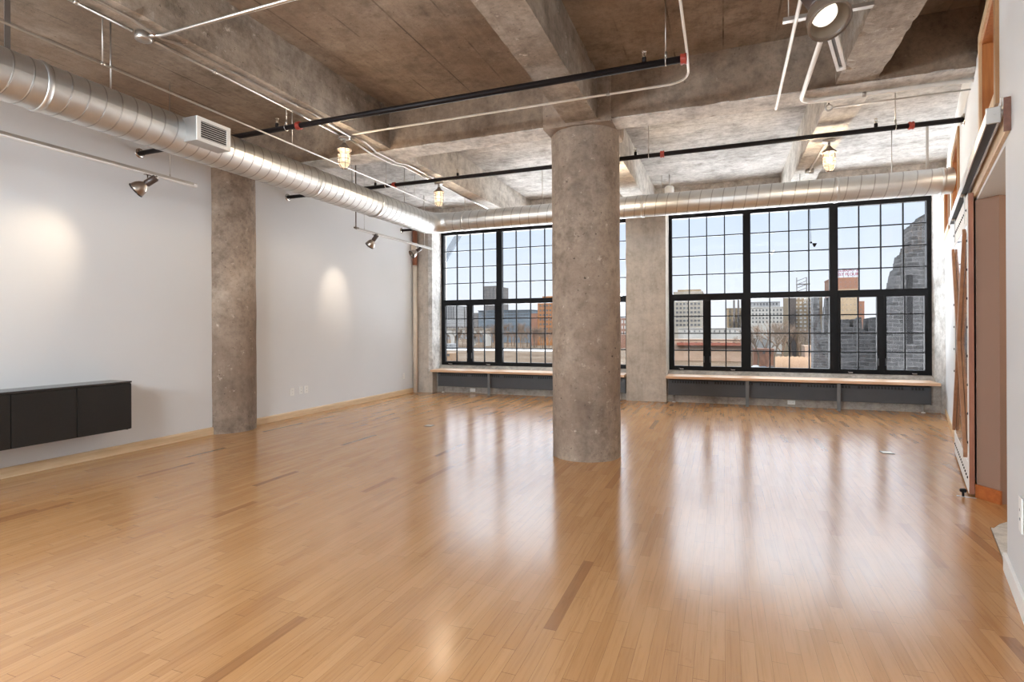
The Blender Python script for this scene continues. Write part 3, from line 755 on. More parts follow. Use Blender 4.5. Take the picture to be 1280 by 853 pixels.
# ------------------------------------------------------------------ sprinkler pipes
def sprinkler(y, z, x0, x1, heads, couplings, hangers, label, endcap=True, plate0=True, plate1=False, r=0.026, hz=ZS):
    t = thing('sprinkler_pipe', label, 'sprinkler pipe', (x0, y, z), group='black iron sprinkler lines')
    mb = MB(); mb.tube([(0, 0, 0), (x1 - x0, 0, 0)], r, 16); mb.build('pipe', M['black_pipe'], t)
    for x in heads:
        mb = MB(); X = x - x0
        mb.lathe([(0.0, r - 0.004), (0.017, r - 0.004), (0.017, r + 0.035), (0.012, r + 0.037), (0.0, r + 0.037)], (X, 0, 0), seg=12)
        mb.build('outlet_tee', M['black_pipe'], t)
        mb = MB()
        mb.lathe([(0.0, 0.06), (0.010, 0.06), (0.010, 0.075), (0.006, 0.077), (0.006, 0.085), (0.0, 0.086)], (X, 0, r - 0.026), seg=10)
        for q in (-1, 1): mb.tube([(X + q * 0.009, 0, 0.073), (X + q * 0.013, 0, 0.09), (X + q * 0.004, 0, 0.108)], 0.0025, 6)
        mb.lathe([(0.0, 0.107), (0.017, 0.107), (0.017, 0.110), (0.0, 0.111)], (X, 0, 0), seg=12)
        mb.build('sprinkler_head', M['brass'], t)
    for x in couplings:
        mb = MB(); X = x - x0
        mb.lathe([(r, -0.022), (r + 0.012, -0.022), (r + 0.014, -0.012), (r + 0.008, 0.0), (r + 0.014, 0.012), (r + 0.012, 0.022), (r, 0.022)], (X, 0, 0), (1, 0, 0), 16)
        for q in (-1, 1): mb.box((X - 0.012, q * (r + 0.006) - 0.009, -0.008), (X + 0.012, q * (r + 0.006) + 0.009, 0.008)); mb.tube([(X - 0.018, q * (r + 0.012), 0), (X + 0.018, q * (r + 0.012), 0)], 0.005, 8)
        mb.build('coupling', M['red'], t)
    for x in hangers:
        mb = MB(); X = x - x0
        mb.ring((X, 0, 0.004), (1, 0, 0), r + 0.005, 0.004, 20, 6)
        mb.tube([(X, 0, r + 0.005), (X, 0, r + 0.05)], 0.009, 8); mb.tube([(X, 0, r + 0.04), (X, 0, hz - z)], 0.005, 8)
        mb.build('hanger', M['zinc'], t)
    for x, sgn, ok in ((0, 1, plate0), (x1 - x0, -1, plate1)):
        if ok:
            mb = MB(); mb.lathe([(r, 0.012), (r + 0.02, 0.010), (r + 0.030, 0.002), (r + 0.030, 0.0)], (x, 0, 0), (sgn, 0, 0), 18); mb.build('escutcheon', M['chrome'], t)
sprinkler(4.245, 3.34, XL, -0.255, [-4.142, -0.555], [-3.87, -0.268], [-4.025, -0.396], 'thick black sprinkler pipe crossing in front of the round column with red end coupling')
sprinkler(6.49, 3.34, XL, 2.165, [-4.56, -3.27, -0.952, 1.445], [-4.25, -0.648, 1.743], [-4.385, -0.80, 1.612], 'thinner looking black sprinkler pipe passing behind the round column to the slanting wall', plate1=True)
sprinkler(9.62, 3.355, XL, -4.2, [], [], [-5.2], 'short black sprinkler stub through the left wall near the corner', r=0.026)

# ------------------------------------------------------------------ conduits
def conduit(label, paths, r, m, boxes=(), clips=(), group='surface conduits under the ceiling', anchors=()):
    o = Vector(paths[0][0])
    t = thing('electrical_conduit', label, 'conduit', o, group=group)
    for pth in paths:
        mb = MB(); mb.tube([Vector(p) - o for p in pth], r, 12); mb.build('tube', m, t)
    for c, h in boxes:
        c = Vector(c) - o; mb = MB()
        mb.lathe([(0.0, -h / 2), (0.05, -h / 2), (0.053, -h / 2 + 0.006), (0.053, h / 2), (0.0, h / 2)], c, seg=20); mb.build('junction_box', M['zinc'], t)
    for c, ax in clips:
        c = Vector(c) - o; mb = MB(); mb.lathe([(r, -0.014), (r + 0.004, -0.014), (r + 0.004, 0.014), (r, 0.014)], c, ax, 12)
        mb.tube([c + Vector((0, 0, r)), c + Vector((0, 0, r + 0.02))], 0.004, 6); mb.build('strap', M['zinc'], t)
    for a, b in anchors:
        mb = MB(); mb.tube([Vector(a) - o, Vector(b) - o], 0.0045, 8); mb.build('support_rod', M['zinc'], t)
    return t
def fillet(a, c, b, r=0.12, n=6):
    """points rounding the corner c between a and b"""
    a, b, c = Vector(a), Vector(b), Vector(c); u, v = (a - c).normalized(), (b - c).normalized()
    p, q = c + u * r, c + v * r
    return [p * (1 - t) ** 2 + c * 2 * t * (1 - t) + q * t * t for t in [i / n for i in range(n + 1)]]
Z1 = 3.392
conduit('galvanised conduit along the right edge of the left beam, ending at jar lamp boxes',
        [[(-3.62, -3.5, Z1), (-3.615, 2.45, Z1), (-3.66, 2.62, Z1), (-3.665, 2.70, Z1), (-3.625, 2.80, Z1), (-3.63, 4.2, Z1), (-3.68, 4.62, Z1), (-3.69, 4.80, Z1 - .004)],
         [(-3.655, 4.82, Z1), (-3.66, 5.02, Z1), (-3.70, 5.28, 3.370), (-3.70, 5.72, 3.370), (-3.665, 5.9, 3.392), (-3.665, 6.76, 3.392)]], 0.011, M['zinc'], clips=[((-3.63, 3.95, Z1), (0, 1, 0)), ((-3.615, 1.2, Z1), (0, 1, 0))])
conduit('galvanised conduit on the left edge of the left beam with round boxes',
        [[(-3.752, -3.5, Z1), (-3.755, 2.55, Z1)], [(-3.748, 2.70, Z1), (-3.752, 2.95, Z1), (-3.76, 4.72, Z1)], [(-3.745, 4.84, Z1), (-3.752, 5.08, 3.372), (-3.79, 5.34, 3.370), (-3.79, 5.72, 3.370), (-3.752, 5.92, 3.392), (-3.745, 10.2, 3.392)]],
        0.011, M['zinc'], boxes=[((-3.75, 2.625, 3.385), 0.05)], clips=[((-3.752, 3.2, Z1), (0, 1, 0)), ((-3.752, 2.2, Z1), (0, 1, 0)), ((-3.745, 7.9, Z1), (0, 1, 0))])
conduit('slim conduit strung past the air grille beside the long duct', [[(-4.235, -3.5, 3.30), (-4.24, 4.0, 3.30), (-4.235, 7.8, 3.30)]], 0.009, M['zinc'],
        anchors=[((-4.235, 2.66, 3.30), (-4.235, 2.66, ZS)), ((-4.235, 4.55, 3.30), (-4.235, 4.55, ZS)), ((-4.235, 7.0, 3.30), (-4.235, 7.0, ZS))], clips=[((-4.235, 2.66, 3.30), (0, 1, 0))])
conduit('conduit crossing square under the left beam near the top of the frame', [[(-3.70, 2.63, 3.385)] + fillet((-3.70, 2.63, 3.385), (-3.64, 2.665, 3.39), (-3.4, 2.665, 3.39), 0.05) + [(-1.45, 2.665, 3.39)]], 0.012, M['zinc'])
conduit('thin pale conduit strung below the girder with a curved end at the red coupling',
        [[(-3.62, 4.745, 3.386), (-0.52, 4.76, 3.386)] + fillet((-0.52, 4.76, 3.386), (-0.255, 4.76, 3.386), (-0.25, 4.40, 3.40), 0.2, 8) + [(-0.245, 4.30, 3.395), (-0.235, -2.0, 3.395)]], 0.0095, M['white_tube'],
        clips=[((-0.93, 4.76, 3.386), (1, 0, 0))], anchors=[((-0.235, 1.5, 3.395), (-0.235, 1.5, ZS))])
conduit('white conduit ending at a hole in the girder underside', [[(0.437, 0.75, 3.86), (0.437, 0.75, 3.372), (0.462, 5.62, 3.372), (0.462, 5.65, 3.41)]], 0.0125, M['white_tube'], anchors=[((0.45, 4.09, 3.372), (0.45, 4.09, 3.41))])
conduit('thicker white conduit bending along the girder towards the slanting wall',
        [[(0.645, 1.6, 3.86), (0.645, 1.6, 3.372), (0.65, 5.30, 3.372)] + fillet((0.65, 5.30, 3.372), (0.65, 5.555, 3.372), (0.9, 5.555, 3.372), 0.16, 8) + [(1.92, 5.56, 3.372)]], 0.019, M['white_tube'], clips=[((1.15, 5.557, 3.372), (1, 0, 0))])
conduit('short white conduit slanting off the lamp on the right beam', [[(1.075, 6.84, 3.392), (1.06, 8.05, 3.392)]], 0.011, M['white_tube'], boxes=[((1.06, 8.10, 3.386), 0.05)])
# strut and steel rod
st = thing('strut_channel', 'short steel strut hung under the slab behind the near spotlight', 'strut', (0.30, 4.09, 3.395))
mb = MB(); mb.box((0.08, -0.02, -0.002), (0.60, 0.02, 0.003)); mb.box((0.08, -0.02, 0.003), (0.60, -0.016, 0.024)); mb.box((0.08, 0.016, 0.003), (0.60, 0.02, 0.024)); mb.build('channel', M['zinc'], st)
for x in (0.115, 0.55): mb = MB(); mb.tube([(x, 0, 0), (x, 0, ZS - 3.395)], 0.004, 8); mb.build('threaded_rod', M['zinc'], st)
rd = thing('steel_rod', 'thin steel rod with a ring end running from the right beam to the wall', 'rod', (0.915, 5.77, 3.37))
mb = MB(); mb.tube([(0.03, 0, 0), (1.06, 0.0, 0)], 0.007, 10); mb.build('bar', M['zinc'], rd)
mb = MB(); mb.ring((0.0, 0, 0.0), (0, 1, 0.2), 0.026, 0.008, 18, 8); mb.build('ring_end', M['zinc'], rd)
mb = MB(); mb.tube([(0.0, 0, 0.02), (0.0, 0, 0.075)], 0.006, 8); mb.build('anchor', M['dark'], rd)

# ------------------------------------------------------------------ caged jar lamps
def jar_lamp(x, y, ztop, label, watts=95):
    t = thing('caged_jar_lamp', label, 'lamp', (x, y, ztop), group='caged jar lamps on the beams')
    mb = MB(); mb.lathe([(0.0, 0.0), (0.062, 0.0), (0.062, -0.026), (0.045, -0.034), (0.0, -0.034)], seg=20); mb.build('junction_box', M['zinc'], t)
    mb = MB(); mb.lathe([(0.014, -0.03), (0.014, -0.075), (0.018, -0.078)], seg=12); mb.build('stem', M['zinc'], t)
    mb = MB(); mb.lathe([(0.016, -0.072), (0.024, -0.085), (0.034, -0.10), (0.052, -0.115), (0.074, -0.135), (0.078, -0.146), (0.072, -0.146), (0.05, -0.122), (0.02, -0.10)], seg=28); mb.build('hood', M['gunmetal'], t)
    mb = MB(); mb.lathe([(0.050, -0.140), (0.052, -0.20), (0.052, -0.275), (0.046, -0.305), (0.030, -0.325), (0.0, -0.332)], seg=24); mb.build('glass_jar', M['jar'], t)
    mb = MB(); mb.lathe([(0.012, -0.13), (0.014, -0.16), (0.028, -0.20), (0.030, -0.225), (0.022, -0.25), (0.0, -0.262)], seg=16); mb.build('bulb', M['bulb'], t)
    mb = MB()
    for z, R in ((-0.152, 0.066), (-0.195, 0.064), (-0.245, 0.064), (-0.292, 0.060), (-0.342, 0.034)): mb.ring((0, 0, z), (0, 0, 1), R, 0.0032, 24, 6)
    for k in range(6):
        q = 2 * PI * k / 6 + 0.3; cx, cy = math.cos(q), math.sin(q)
        mb.tube([(0.066 * cx, 0.066 * cy, -0.145), (0.064 * cx, 0.064 * cy, -0.245), (0.058 * cx, 0.058 * cy, -0.305), (0.034 * cx, 0.034 * cy, -0.342), (0.0, 0.0, -0.349)], 0.003, 6)
    mb.build('wire_cage', M['gunmetal'], t)
    l = D.lights.new('jar_light', 'POINT'); l.energy = watts; l.color = (1.0, 0.80, 0.56); l.shadow_soft_size = 0.06
    lo = D.objects.new('jar_light', l); COL.objects.link(lo); lo.parent = t; lo.location = (0, 0, -0.22)
jar_lamp(-3.745, 4.775, 3.392, 'lit caged jar lamp on the left beam in front of the girder', 38)
jar_lamp(-3.700, 6.762, 3.392, 'lit caged jar lamp on the left beam beyond the girder, nearest the windows', 30)
jar_lamp(1.083, 6.824, 3.392, 'lit caged jar lamp on the right beam near the slanting wall', 62)

jar_lamp(-1.315, 6.80, 3.392, 'added fill jar lamp on the middle beam, hidden behind the round column')  # unseen lamp added to brighten the rear bay

# ------------------------------------------------------------------ track lights
def track(p0, p1, label, wires, w=0.036, h=0.030, feet=(), end=True, lip=0.008):
    p0, p1 = Vector(p0), Vector(p1); d = p1 - p0; L = d.length; rz = math.atan2(d.y, d.x)
    t = thing('light_track', label, 'light track', p0, rz, 'white track light rails')
    mb = MB()
    mb.box((0, -w / 2 - 0.002, 0.0), (L, w / 2 + 0.002, 0.006), 1)
    for q in (-1, 1):
        a_, b_ = sorted((q * w / 2, q * (w / 2 - lip)))
        mb.box((0, a_, -h + 0.009), (L, b_, 0.0), 1); mb.box((0, a_ - 0.002, -h), (L, b_ + 0.002, -h + 0.009))
    mb.build('rail', [M['track_white'], M['zinc']], t)
    mb = MB(); mb.box((0.01, -w / 2 + lip, -h + 0.010), (L - 0.01, w / 2 - lip, 0.0)); mb.build('conductor_slot', M['radiator_leg'], t)
    mb = MB(); mb.box((L - 0.035, -w / 2 - 0.001, -h - 0.001), (L + 0.004, w / 2 + 0.001, 0.007), bev=0.002); mb.build('end_cap', M['track_white'], t)
    for s_, r in wires:
        mb = MB(); mb.tube([(s_, 0, 0.006), (s_, 0, ZS - p0.z)], r, 8); mb.tube([(s_, 0, 0.004), (s_, 0, 0.03)], r * 2.2, 8); mb.build('hanger_wire', M['zinc'], t)
    for s_ in feet:
        mb = MB(); mb.tube([(s_, 0, 0.006), (s_, 0, ZS - p0.z)], 0.009, 8); mb.box((s_ - 0.03, -0.02, -0.012), (s_ + 0.05, 0.02, 0.012)); mb.build('feed_stem', M['gunmetal'], t)
    return t
track((-5.30, -1.5, 2.913), (-5.30, 4.275, 2.913), 'long white light track along the left wall before the half column', [(0.6, 0.003), (3.2, 0.003), (5.48, 0.0035)])
track((-5.30, 7.03, 2.913), (-5.30, 9.40, 2.890), 'shorter white light track on the left wall past the half column', [(0.21, 0.0025), (2.07, 0.0085)], feet=(0.0,))
tr3a, tr3b = Vector((0.664, 3.765, 2.913)), Vector((0.664, 3.765, 2.913)) - Vector((UX, UY, 0)) * 4.2
track(tr3b, tr3a, 'white light track parallel to the slanting wall, end pointing at the girder', [(1.2, 0.003), (3.0, 0.003), (4.12, 0.003)], w=0.046, lip=0.012)

def spotlight(base, aim, label, lit, stem=0.07, scale=1.0, energy=0, col=(1.0, 0.80, 0.58), shade='shade', spot=46, blend=0.75):
    """a head clipped to a track at base, its lens turned along aim"""
    t = thing('track_spotlight', label, 'spotlight', base, group='adjustable track spotlights')
    a = Vector(aim).normalized(); s = scale
    piv = Vector((0, 0, -stem))
    mb = MB(); mb.box((-0.016, -0.03, -0.012), (0.016, 0.03, 0.010), bev=0.003); mb.tube([(0, 0, -0.01), (0, 0, -stem)], 0.006, 10); mb.build('stem', M['chrome'], t)
    side = a.cross(Vector((0, 0, 1))).normalized()
    mb = MB(); mb.tube([piv - side * 0.012, piv + side * 0.012], 0.012, 12)
    mb.tube([piv, piv + a * 0.02 * s], 0.008, 8); mb.build('swivel', M['chrome'], t)
    c = piv - a * 0.03 * s + (a.cross(side)).normalized() * -0.0
    mb = MB()
    mb.lathe([(0.0, -0.052 * s), (0.026 * s, -0.052 * s), (0.030 * s, -0.046 * s), (0.030 * s, 0.040 * s), (0.026 * s, 0.046 * s), (0.0, 0.046 * s)], c, a, 20)
    mb.build('socket', M['bronze'], t)
    mb = MB(); mb.lathe([(0.0, -0.066 * s), (0.012 * s, -0.064 * s), (0.014 * s, -0.05 * s)], c, a, 12); mb.build('end_knob', M['chrome'], t)
    c2 = c + a * 0.046 * s
    mb = MB()
    prof = [(0.024, 0.0), (0.030, 0.008), (0.046, 0.026), (0.058, 0.05), (0.064, 0.08), (0.066, 0.096), (0.063, 0.096), (0.061, 0.08), (0.055, 0.052), (0.042, 0.028), (0.022, 0.010)]
    mb.lathe([(r * s, h * s) for r, h in prof], c2, a, 32); mb.build('shade', M[shade], t)
    mb = MB(); mb.lathe([(0.0605 * s, 0.092 * s), (0.067 * s, 0.092 * s), (0.0685 * s, 0.097 * s), (0.067 * s, 0.102 * s), (0.0605 * s, 0.102 * s)], c2, a, 32); mb.build('rim', M['dark' if shade == 'shade' else shade], t)
    mb = MB(); mb.lathe([(0.0, 0.070 * s), (0.024 * s, 0.068 * s), (0.037 * s, 0.061 * s), (0.040 * s, 0.050 * s)], c2, a, 24); mb.build('bulb', M['lens'] if lit else M['plate'], t)
    if energy:
        l = D.lights.new('spot_light', 'SPOT'); l.energy = energy; l.color = col; l.spot_size = math.radians(spot); l.spot_blend = blend; l.shadow_soft_size = 0.04
        lo = D.objects.new('spot_light', l); COL.objects.link(lo); lo.parent = t; lo.location = c2 + a * 0.105 * s
        lo.rotation_euler = a.to_track_quat('-Z', 'Y').to_euler()
    return t
spotlight((-5.30, 3.745, 2.885), (-0.70, -0.46, -0.62), 'brushed metal spotlight near the end of the long track, aimed at the wall', True, 0.085, 1.15, 19, spot=60, blend=1.0)
spotlight((-5.30, 7.50, 2.878), (-0.74, 0.05, -0.78), 'brushed metal spotlight on the shorter track aimed at the blank wall', True, 0.075, 1.15, 19, spot=54, blend=1.0)
spotlight((-5.30, 8.84, 2.866), (-0.55, -0.70, -0.62), 'brushed metal spotlight on the shorter track in front of the corner pipe', False, 0.075, 1.15)
s3 = tr3a - Vector((UX, UY, 0)) * 1.045
spotlight((s3.x - 0.0, s3.y, 2.885), (0.24, -0.50, -0.80), 'large lit spotlight near the slanting wall, seen into its lens', True, 0.105, 1.3, 14, shade='gunmetal', spot=70)
s4 = tr3a - Vector((UX, UY, 0)) * 2.3
spotlight((s4.x, s4.y, 2.885), (0.75, -0.1, -0.65), 'added fill spotlight on the slanting track out of view, aimed at the near right wall', True, 0.105, 1.3, 40, spot=110)  # unseen head added to brighten the near right wall
# unseen fill heads added along the long track
for k, q in enumerate((-0.9, 0.55, 1.9)):
    spotlight((-5.30, q, 2.885), (-0.78, 0.0, -0.6), 'added fill spotlight on the long track, head %s from its far end' % ('second', 'third', 'fourth')[2 - k], True, 0.085, 1.15, 18)

# unseen fill lamps added behind the viewpoint, shaped as globe pendants
def globe(x, y, z, e, label):
    t = thing('fill_globe', label, 'lamp', (x, y, ZS), group='unseen fill globes behind the viewpoint')
    mb = MB(); mb.lathe([(0.0, 0.0), (0.06, 0.0), (0.055, -0.025), (0.0, -0.03)], seg=20); mb.build('canopy', M['zinc'], t)
    mb = MB(); mb.tube([(0, 0, -0.02), (0, 0, z - ZS + 0.2)], 0.004, 8); mb.build('cord', M['dark'], t)
    mb = MB(); mb.lathe([(0.2 * math.sin(q) + 1e-4, 0.2 * math.cos(q) + z - ZS) for q in [PI * i / 14 for i in range(15)]], seg=28); mb.build('globe', M['globe'], t)
    l = D.lights.new('fill_globe_light', 'POINT'); l.energy = e; l.color = GLOBE_COL; l.shadow_soft_size = 0.20
    lo = D.objects.new('fill_globe_light', l); COL.objects.link(lo); lo.parent = t; lo.location = (0, 0, z - ZS)
def globe_mat():
    m = D.materials.new('opal_globe_glass'); m.use_nodes = True
    nt = m.node_tree; nt.nodes.clear(); o = N(nt, 'ShaderNodeOutputMaterial'); tb = N(nt, 'ShaderNodeBsdfTransparent'); em = N(nt, 'ShaderNodeEmission')
    em.inputs[0].default_value = (1, 0.93, 0.84, 1); em.inputs[1].default_value = 2.0
    mx = N(nt, 'ShaderNodeMixShader'); mx.inputs[0].default_value = 0.25
    nt.links.new(tb.outputs[0], mx.inputs[1]); nt.links.new(em.outputs[0], mx.inputs[2]); nt.links.new(mx.outputs[0], o.inputs[0])
    return m
M['globe'] = globe_mat()
GLOBE_COL = (0.80, 0.91, 1.0)
GE = 250
globe(-3.15, -0.9, 2.75, GE, 'added fill globe behind the viewpoint, nearest the cabinet end')
globe(-2.75, -2.6, 2.75, GE, 'added fill globe behind the viewpoint, middle of the room')
globe(-3.3, -3.3, 2.60, GE, 'added fill globe behind the viewpoint, lowest of the four')
globe(-4.1, -2.3, 2.60, GE, 'added fill globe behind the viewpoint nearest the left wall')
# passage lamp
t = thing('passage_ceiling_lamp', 'flush ceiling lamp in the passage out of sight behind the near wall', 'lamp', WL(0.1, -1.3, DH))
mb = MB(); mb.lathe([(0.0, 0.0), (0.12, 0.0), (0.12, -0.03), (0.09, -0.06), (0.0, -0.07)], seg=24); mb.build('diffuser', M['globe'], t)
l = D.lights.new('passage_light', 'POINT'); l.energy = 30; l.color = (1.0, 0.84, 0.66); l.shadow_soft_size = 0.1
lo = D.objects.new('passage_light', l); COL.objects.link(lo); lo.parent = t; lo.location = (0, 0, -0.12)
t = thing('upper_ceiling_lamp', 'ceiling lamp behind the clerestory windows', 'lamp', WL(2.6, -1.3, ZS))
mb = MB(); mb.lathe([(0.0, 0.0), (0.12, 0.0), (0.12, -0.03), (0.09, -0.06), (0.0, -0.07)], seg=24); mb.build('diffuser', M['globe'], t)
l = D.lights.new('upper_light', 'POINT'); l.energy = 60; l.color = (1.0, 0.84, 0.66); l.shadow_soft_size = 0.1
lo = D.objects.new('upper_light', l); COL.objects.link(lo); lo.parent = t; lo.location = (0, 0, -0.12)

# ------------------------------------------------------------------ sliding door, its rail and floor guide
dr = thing('sliding_barn_door', 'metal faced sliding door with wooden X brace slid open along the slanting wall', 'door', WL(0, 0), RZ)
S0, S1, ZD0, ZD1 = 1.475, 3.24, 0.02, 2.40
mb = MB(); mb.box((S0, 0.022, ZD0), (S1, 0.054, ZD1)); mb.build('core_panel', M['door_wood'], dr)
mb = MB(); mb.box((S0 + 0.004, 0.054, ZD0 + 0.004), (S1 - 0.002, 0.0560, ZD1 - 0.004)); mb.build('sheet_face', M['sheet'], dr, 'polished sheet metal face')
def strap(name, s0, s1, z0, z1, bolts, m='white_paint'):
    mb = MB(); mb.box((s0, 0.0560, z0), (s1, 0.0585, z1)); o = mb.build(name, M[m], dr)
    mb = MB()
    for (s_, z_) in bolts: mb.lathe([(0.011, 0.0), (0.010, 0.004), (0.005, 0.007), (0.0, 0.0075)], (s_, 0.0585, z_), (0, 1, 0), 10)
    mb.build('bolt_row', M['rubber'], o)
strap('top_rail', S0 + 0.004, S1, 2.17, ZD1 - 0.004, [(S0 + 0.12 + i * 0.12, 2.285) for i in range(14)])
strap('bottom_rail', S0 + 0.004, S1, ZD0 + 0.004, 0.25, [(S0 + 0.08 + i * 0.12, 0.135) for i in range(14)])
strap('stile', S0 + 0.004, S0 + 0.10, 0.25, 2.17, [(S0 + 0.05, 0.42 + i * 0.23) for i in range(8)])
strap('stile', S1 - 0.10, S1, 0.25, 2.17, [(S1 - 0.05, 0.42 + i * 0.23) for i in range(8)])
def brace(a, b, y0, y1):
    a, b = Vector((a[0], 0, a[1])), Vector((b[0], 0, b[1])); d_ = (b - a).normalized(); n_ = Vector((-d_.z, 0, d_.x)) * 0.034
    vs = []
    for y in (y0, y1):
        for p_ in (a - n_, a + n_, b + n_, b - n_): vs.append((p_.x, y, p_.z))
    mb = MB(); mb.add(vs, [(0, 1, 2, 3), (4, 5, 6, 7), (0, 1, 5, 4), (1, 2, 6, 5), (2, 3, 7, 6), (3, 0, 4, 7)]); mb.build('cross_brace', M['brace_wood'], dr)
brace((S0 + 0.13, 0.30), (S1 - 0.13, 2.12), 0.0585, 0.083)
brace((S0 + 0.13, 2.12), (S1 - 0.13, 0.30), 0.0585, 0.0835)
for s_ in (S0 + 0.25, S1 - 0.25):
    mb = MB(); mb.box((s_ - 0.025, 0.0585, 2.20), (s_ + 0.025, 0.0645, 2.47)); mb.lathe([(0.0, -0.012), (0.035, -0.012), (0.038, 0.0), (0.035, 0.012), (0.0, 0.012)], (s_, 0.074, 2.455), (0, 1, 0), 20); mb.build('roller_hanger', M['zinc'], dr)
rl = thing('door_rail', 'aluminium sliding door rail on a wooden header board over the doorway', 'door rail', WL(0, 0), RZ)
mb = MB(); mb.box((-0.34, 0.0, 2.365), (3.40, 0.020, 2.53), bev=0.002); mb.build('header_board', M['casing_wood'], rl)
mb = MB(); mb.box((-0.352, -0.0 + 0.001, 2.36), (-0.341, 0.03, 2.535)); mb.build('header_end', M['header_wood'], rl, 'dark brown end block')
mb = MB(); mb.box((-0.30, 0.040, 2.485), (3.35, 0.094, 2.497)); mb.box((-0.30, 0.088, 2.43), (3.35, 0.094, 2.485)); mb.box((-0.30, 0.040, 2.43), (3.35, 0.046, 2.485)); mb.box((-0.30, 0.020, 2.47), (3.35, 0.040, 2.49)); mb.build('rail', M['alu'], rl)
mb = MB(); mb.box((-0.29, 0.047, 2.436), (3.34, 0.087, 2.444)); mb.build('rail_slot', M['dark'], rl)
mb = MB(); mb.box((-0.318, 0.036, 2.42), (-0.301, 0.098, 2.505), bev=0.003); mb.tube([(-0.322, 0.06, 2.47), (-0.318, 0.06, 2.47)], 0.007, 8); mb.build('end_plate', M['zinc'], rl)
mb = MB(); mb.box((-0.31, 0.030, 2.505), (-0.29, 0.034, 2.55)); mb.build('bracket', M['chrome'], rl)
gd = thing('door_guide', 'black knob door guide on a metal foot plate at the door bottom', 'door guide', WL(1.46, 0.075), RZ)
mb = MB(); mb.box((-0.028, -0.06, 0.0), (-0.012, 0.06, 0.005), bev=0.001); mb.build('foot_plate', M['zinc'], gd)
mb = MB(); mb.lathe([(0.0, 0.0), (0.008, 0.0), (0.008, 0.03), (0.02, 0.034), (0.024, 0.045), (0.020, 0.056), (0.0, 0.058)], (-0.02, 0.02, 0.005), seg=16); mb.build('knob', M['rubber'], gd)
# ------------------------------------------------------------------ cream corner pipe, hanging cone
cp = thing('corner_pipe', 'cream painted standpipe in the left window corner', 'pipe', (-6.062, 10.02, 0))
mb = MB(); mb.tube([(0, 0, 0), (0, 0, 2.68)], 0.046, 20); mb.build('pipe', M['pvc'], cp)
mb = MB(); mb.tube([(0, 0, 2.68), (0, 0, 3.40)], 0.052, 20); mb.build('upper_sleeve', M['door_wood'], cp)
mb = MB(); mb.box((-0.055, -0.065, 2.98), (0.055, 0.055, 3.13), bev=0.004); mb.build('clean_out_box', M['pvc'], cp)
wf = thing('white_cylinder', 'small white cylinder fixture hung near the pier just above the window duct', 'fixture', (-0.83, 9.4, ZS))  # white cylinder of unidentified use
mb = MB(); mb.tube([(0, 0, 0), (0, 0, -0.20)], 0.008, 8); mb.tube([(-0.12, 0, 0), (-0.12, 0, -0.33)], 0.006, 8); mb.build('hanger_rod', M['zinc'], wf)
mb = MB(); mb.lathe([(0.0, -0.19), (0.055, -0.19), (0.075, -0.215), (0.075, -0.34), (0.0, -0.345)], seg=20); mb.build('housing', M['plate'], wf)
hc = thing('hanging_cone_lamp', 'small black cone lamp hung on a wire in front of the middle right window', 'lamp', (1.375, 10.45, 3.46))
mb = MB(); mb.tube([(-0.012, 0, 0), (0.008, 0, -0.68)], 0.0035, 6); mb.build('wire', M['rubber'], hc)
mb = MB(); mb.tube([(0.0, 0, -0.675), (0.02, 0, -0.70)], 0.016, 10); mb.build('swivel', M['rubber'], hc)
mb = MB(); mb.lathe([(0.006, 0.0), (0.012, 0.004), (0.036, 0.06), (0.033, 0.06), (0.0, 0.02)], (0.058, 0, -0.765), (0.05, -0.3, 1.0), 18); mb.build('cone_shade', M['rubber'], hc)

# ------------------------------------------------------------------ outside
def at(px, py, Y):                                   # where the sight line through a picture point meets the plane y = Y
    d_ = RIGHT * ((px - 640) / FPX) + DOWN * ((py - PCY) / FPX) + FWD
    return Vector((0, 0, CAMH)) + d_ * (Y / d_.y)
ZG = -13.0
def ground_mat():
    m, nt, b = newmat('winter_ground'); pos = position(nt)
    f = noise_n(nt, pos, 0.035, 6, 0.65); g = noise_n(nt, pos, 0.4, 5, 0.7)
    c = ramp(nt, f, [(0.36, (0.042, 0.027, 0.017)), (0.5, (0.060, 0.041, 0.027)), (0.64, (0.08, 0.062, 0.047)), (0.80, (0.17, 0.16, 0.15))])
    c = mix(nt, 0.6, c, ramp(nt, g, [(0.3, (0.6, 0.55, 0.5)), (0.6, (1.1, 1.1, 1.1))]), 'MULTIPLY')
    nt.links.new(c, b.inputs['Base Color']); b.inputs['Roughness'].default_value = 0.95; b.inputs['Specular IOR Level'].default_value = 0.05
    return m
M['ground'] = ground_mat()
def facade(name, base, var=0.12, scale=0.25, floors=None):
    base = tuple(c * (0.215 if name != 'snow' else 0.30) for c in base)
    m, nt, b = newmat(name); pos = position(nt)
    f = noise_n(nt, pos, scale, 5, 0.6)
    c = ramp(nt, f, [(0.3, tuple(x * (1 - var) for x in base)), (0.7, tuple(min(1, x * (1 + var)) for x in base))])
    if floors:
        sp = N(nt, 'ShaderNodeSeparateXYZ'); nt.links.new(pos, sp.inputs[0])
        l_ = math_n(nt, 'LESS_THAN', math_n(nt, 'FRACT', math_n(nt, 'DIVIDE', sp.outputs[2], floors)), 0.14)
        c = mix(nt, l_, c, tuple(x * 0.72 for x in base))
    nt.links.new(c, b.inputs['Base Color']); b.inputs['Roughness'].default_value = 0.9; b.inputs['Specular IOR Level'].default_value = 0.05
    return m
M['snow'] = facade('snow', (0.88, 0.88, 0.90), 0.04)
mb = MB(); mb.box((-900, 170, ZG - 1), (900, 1600, ZG)); mb.box((5, 24, ZG - 1), (26, 52, ZG), 0); struct(mb.build('ground', [M['ground'], M['snow']]), 'brown winter ground outside with snowy patches', 'ground')

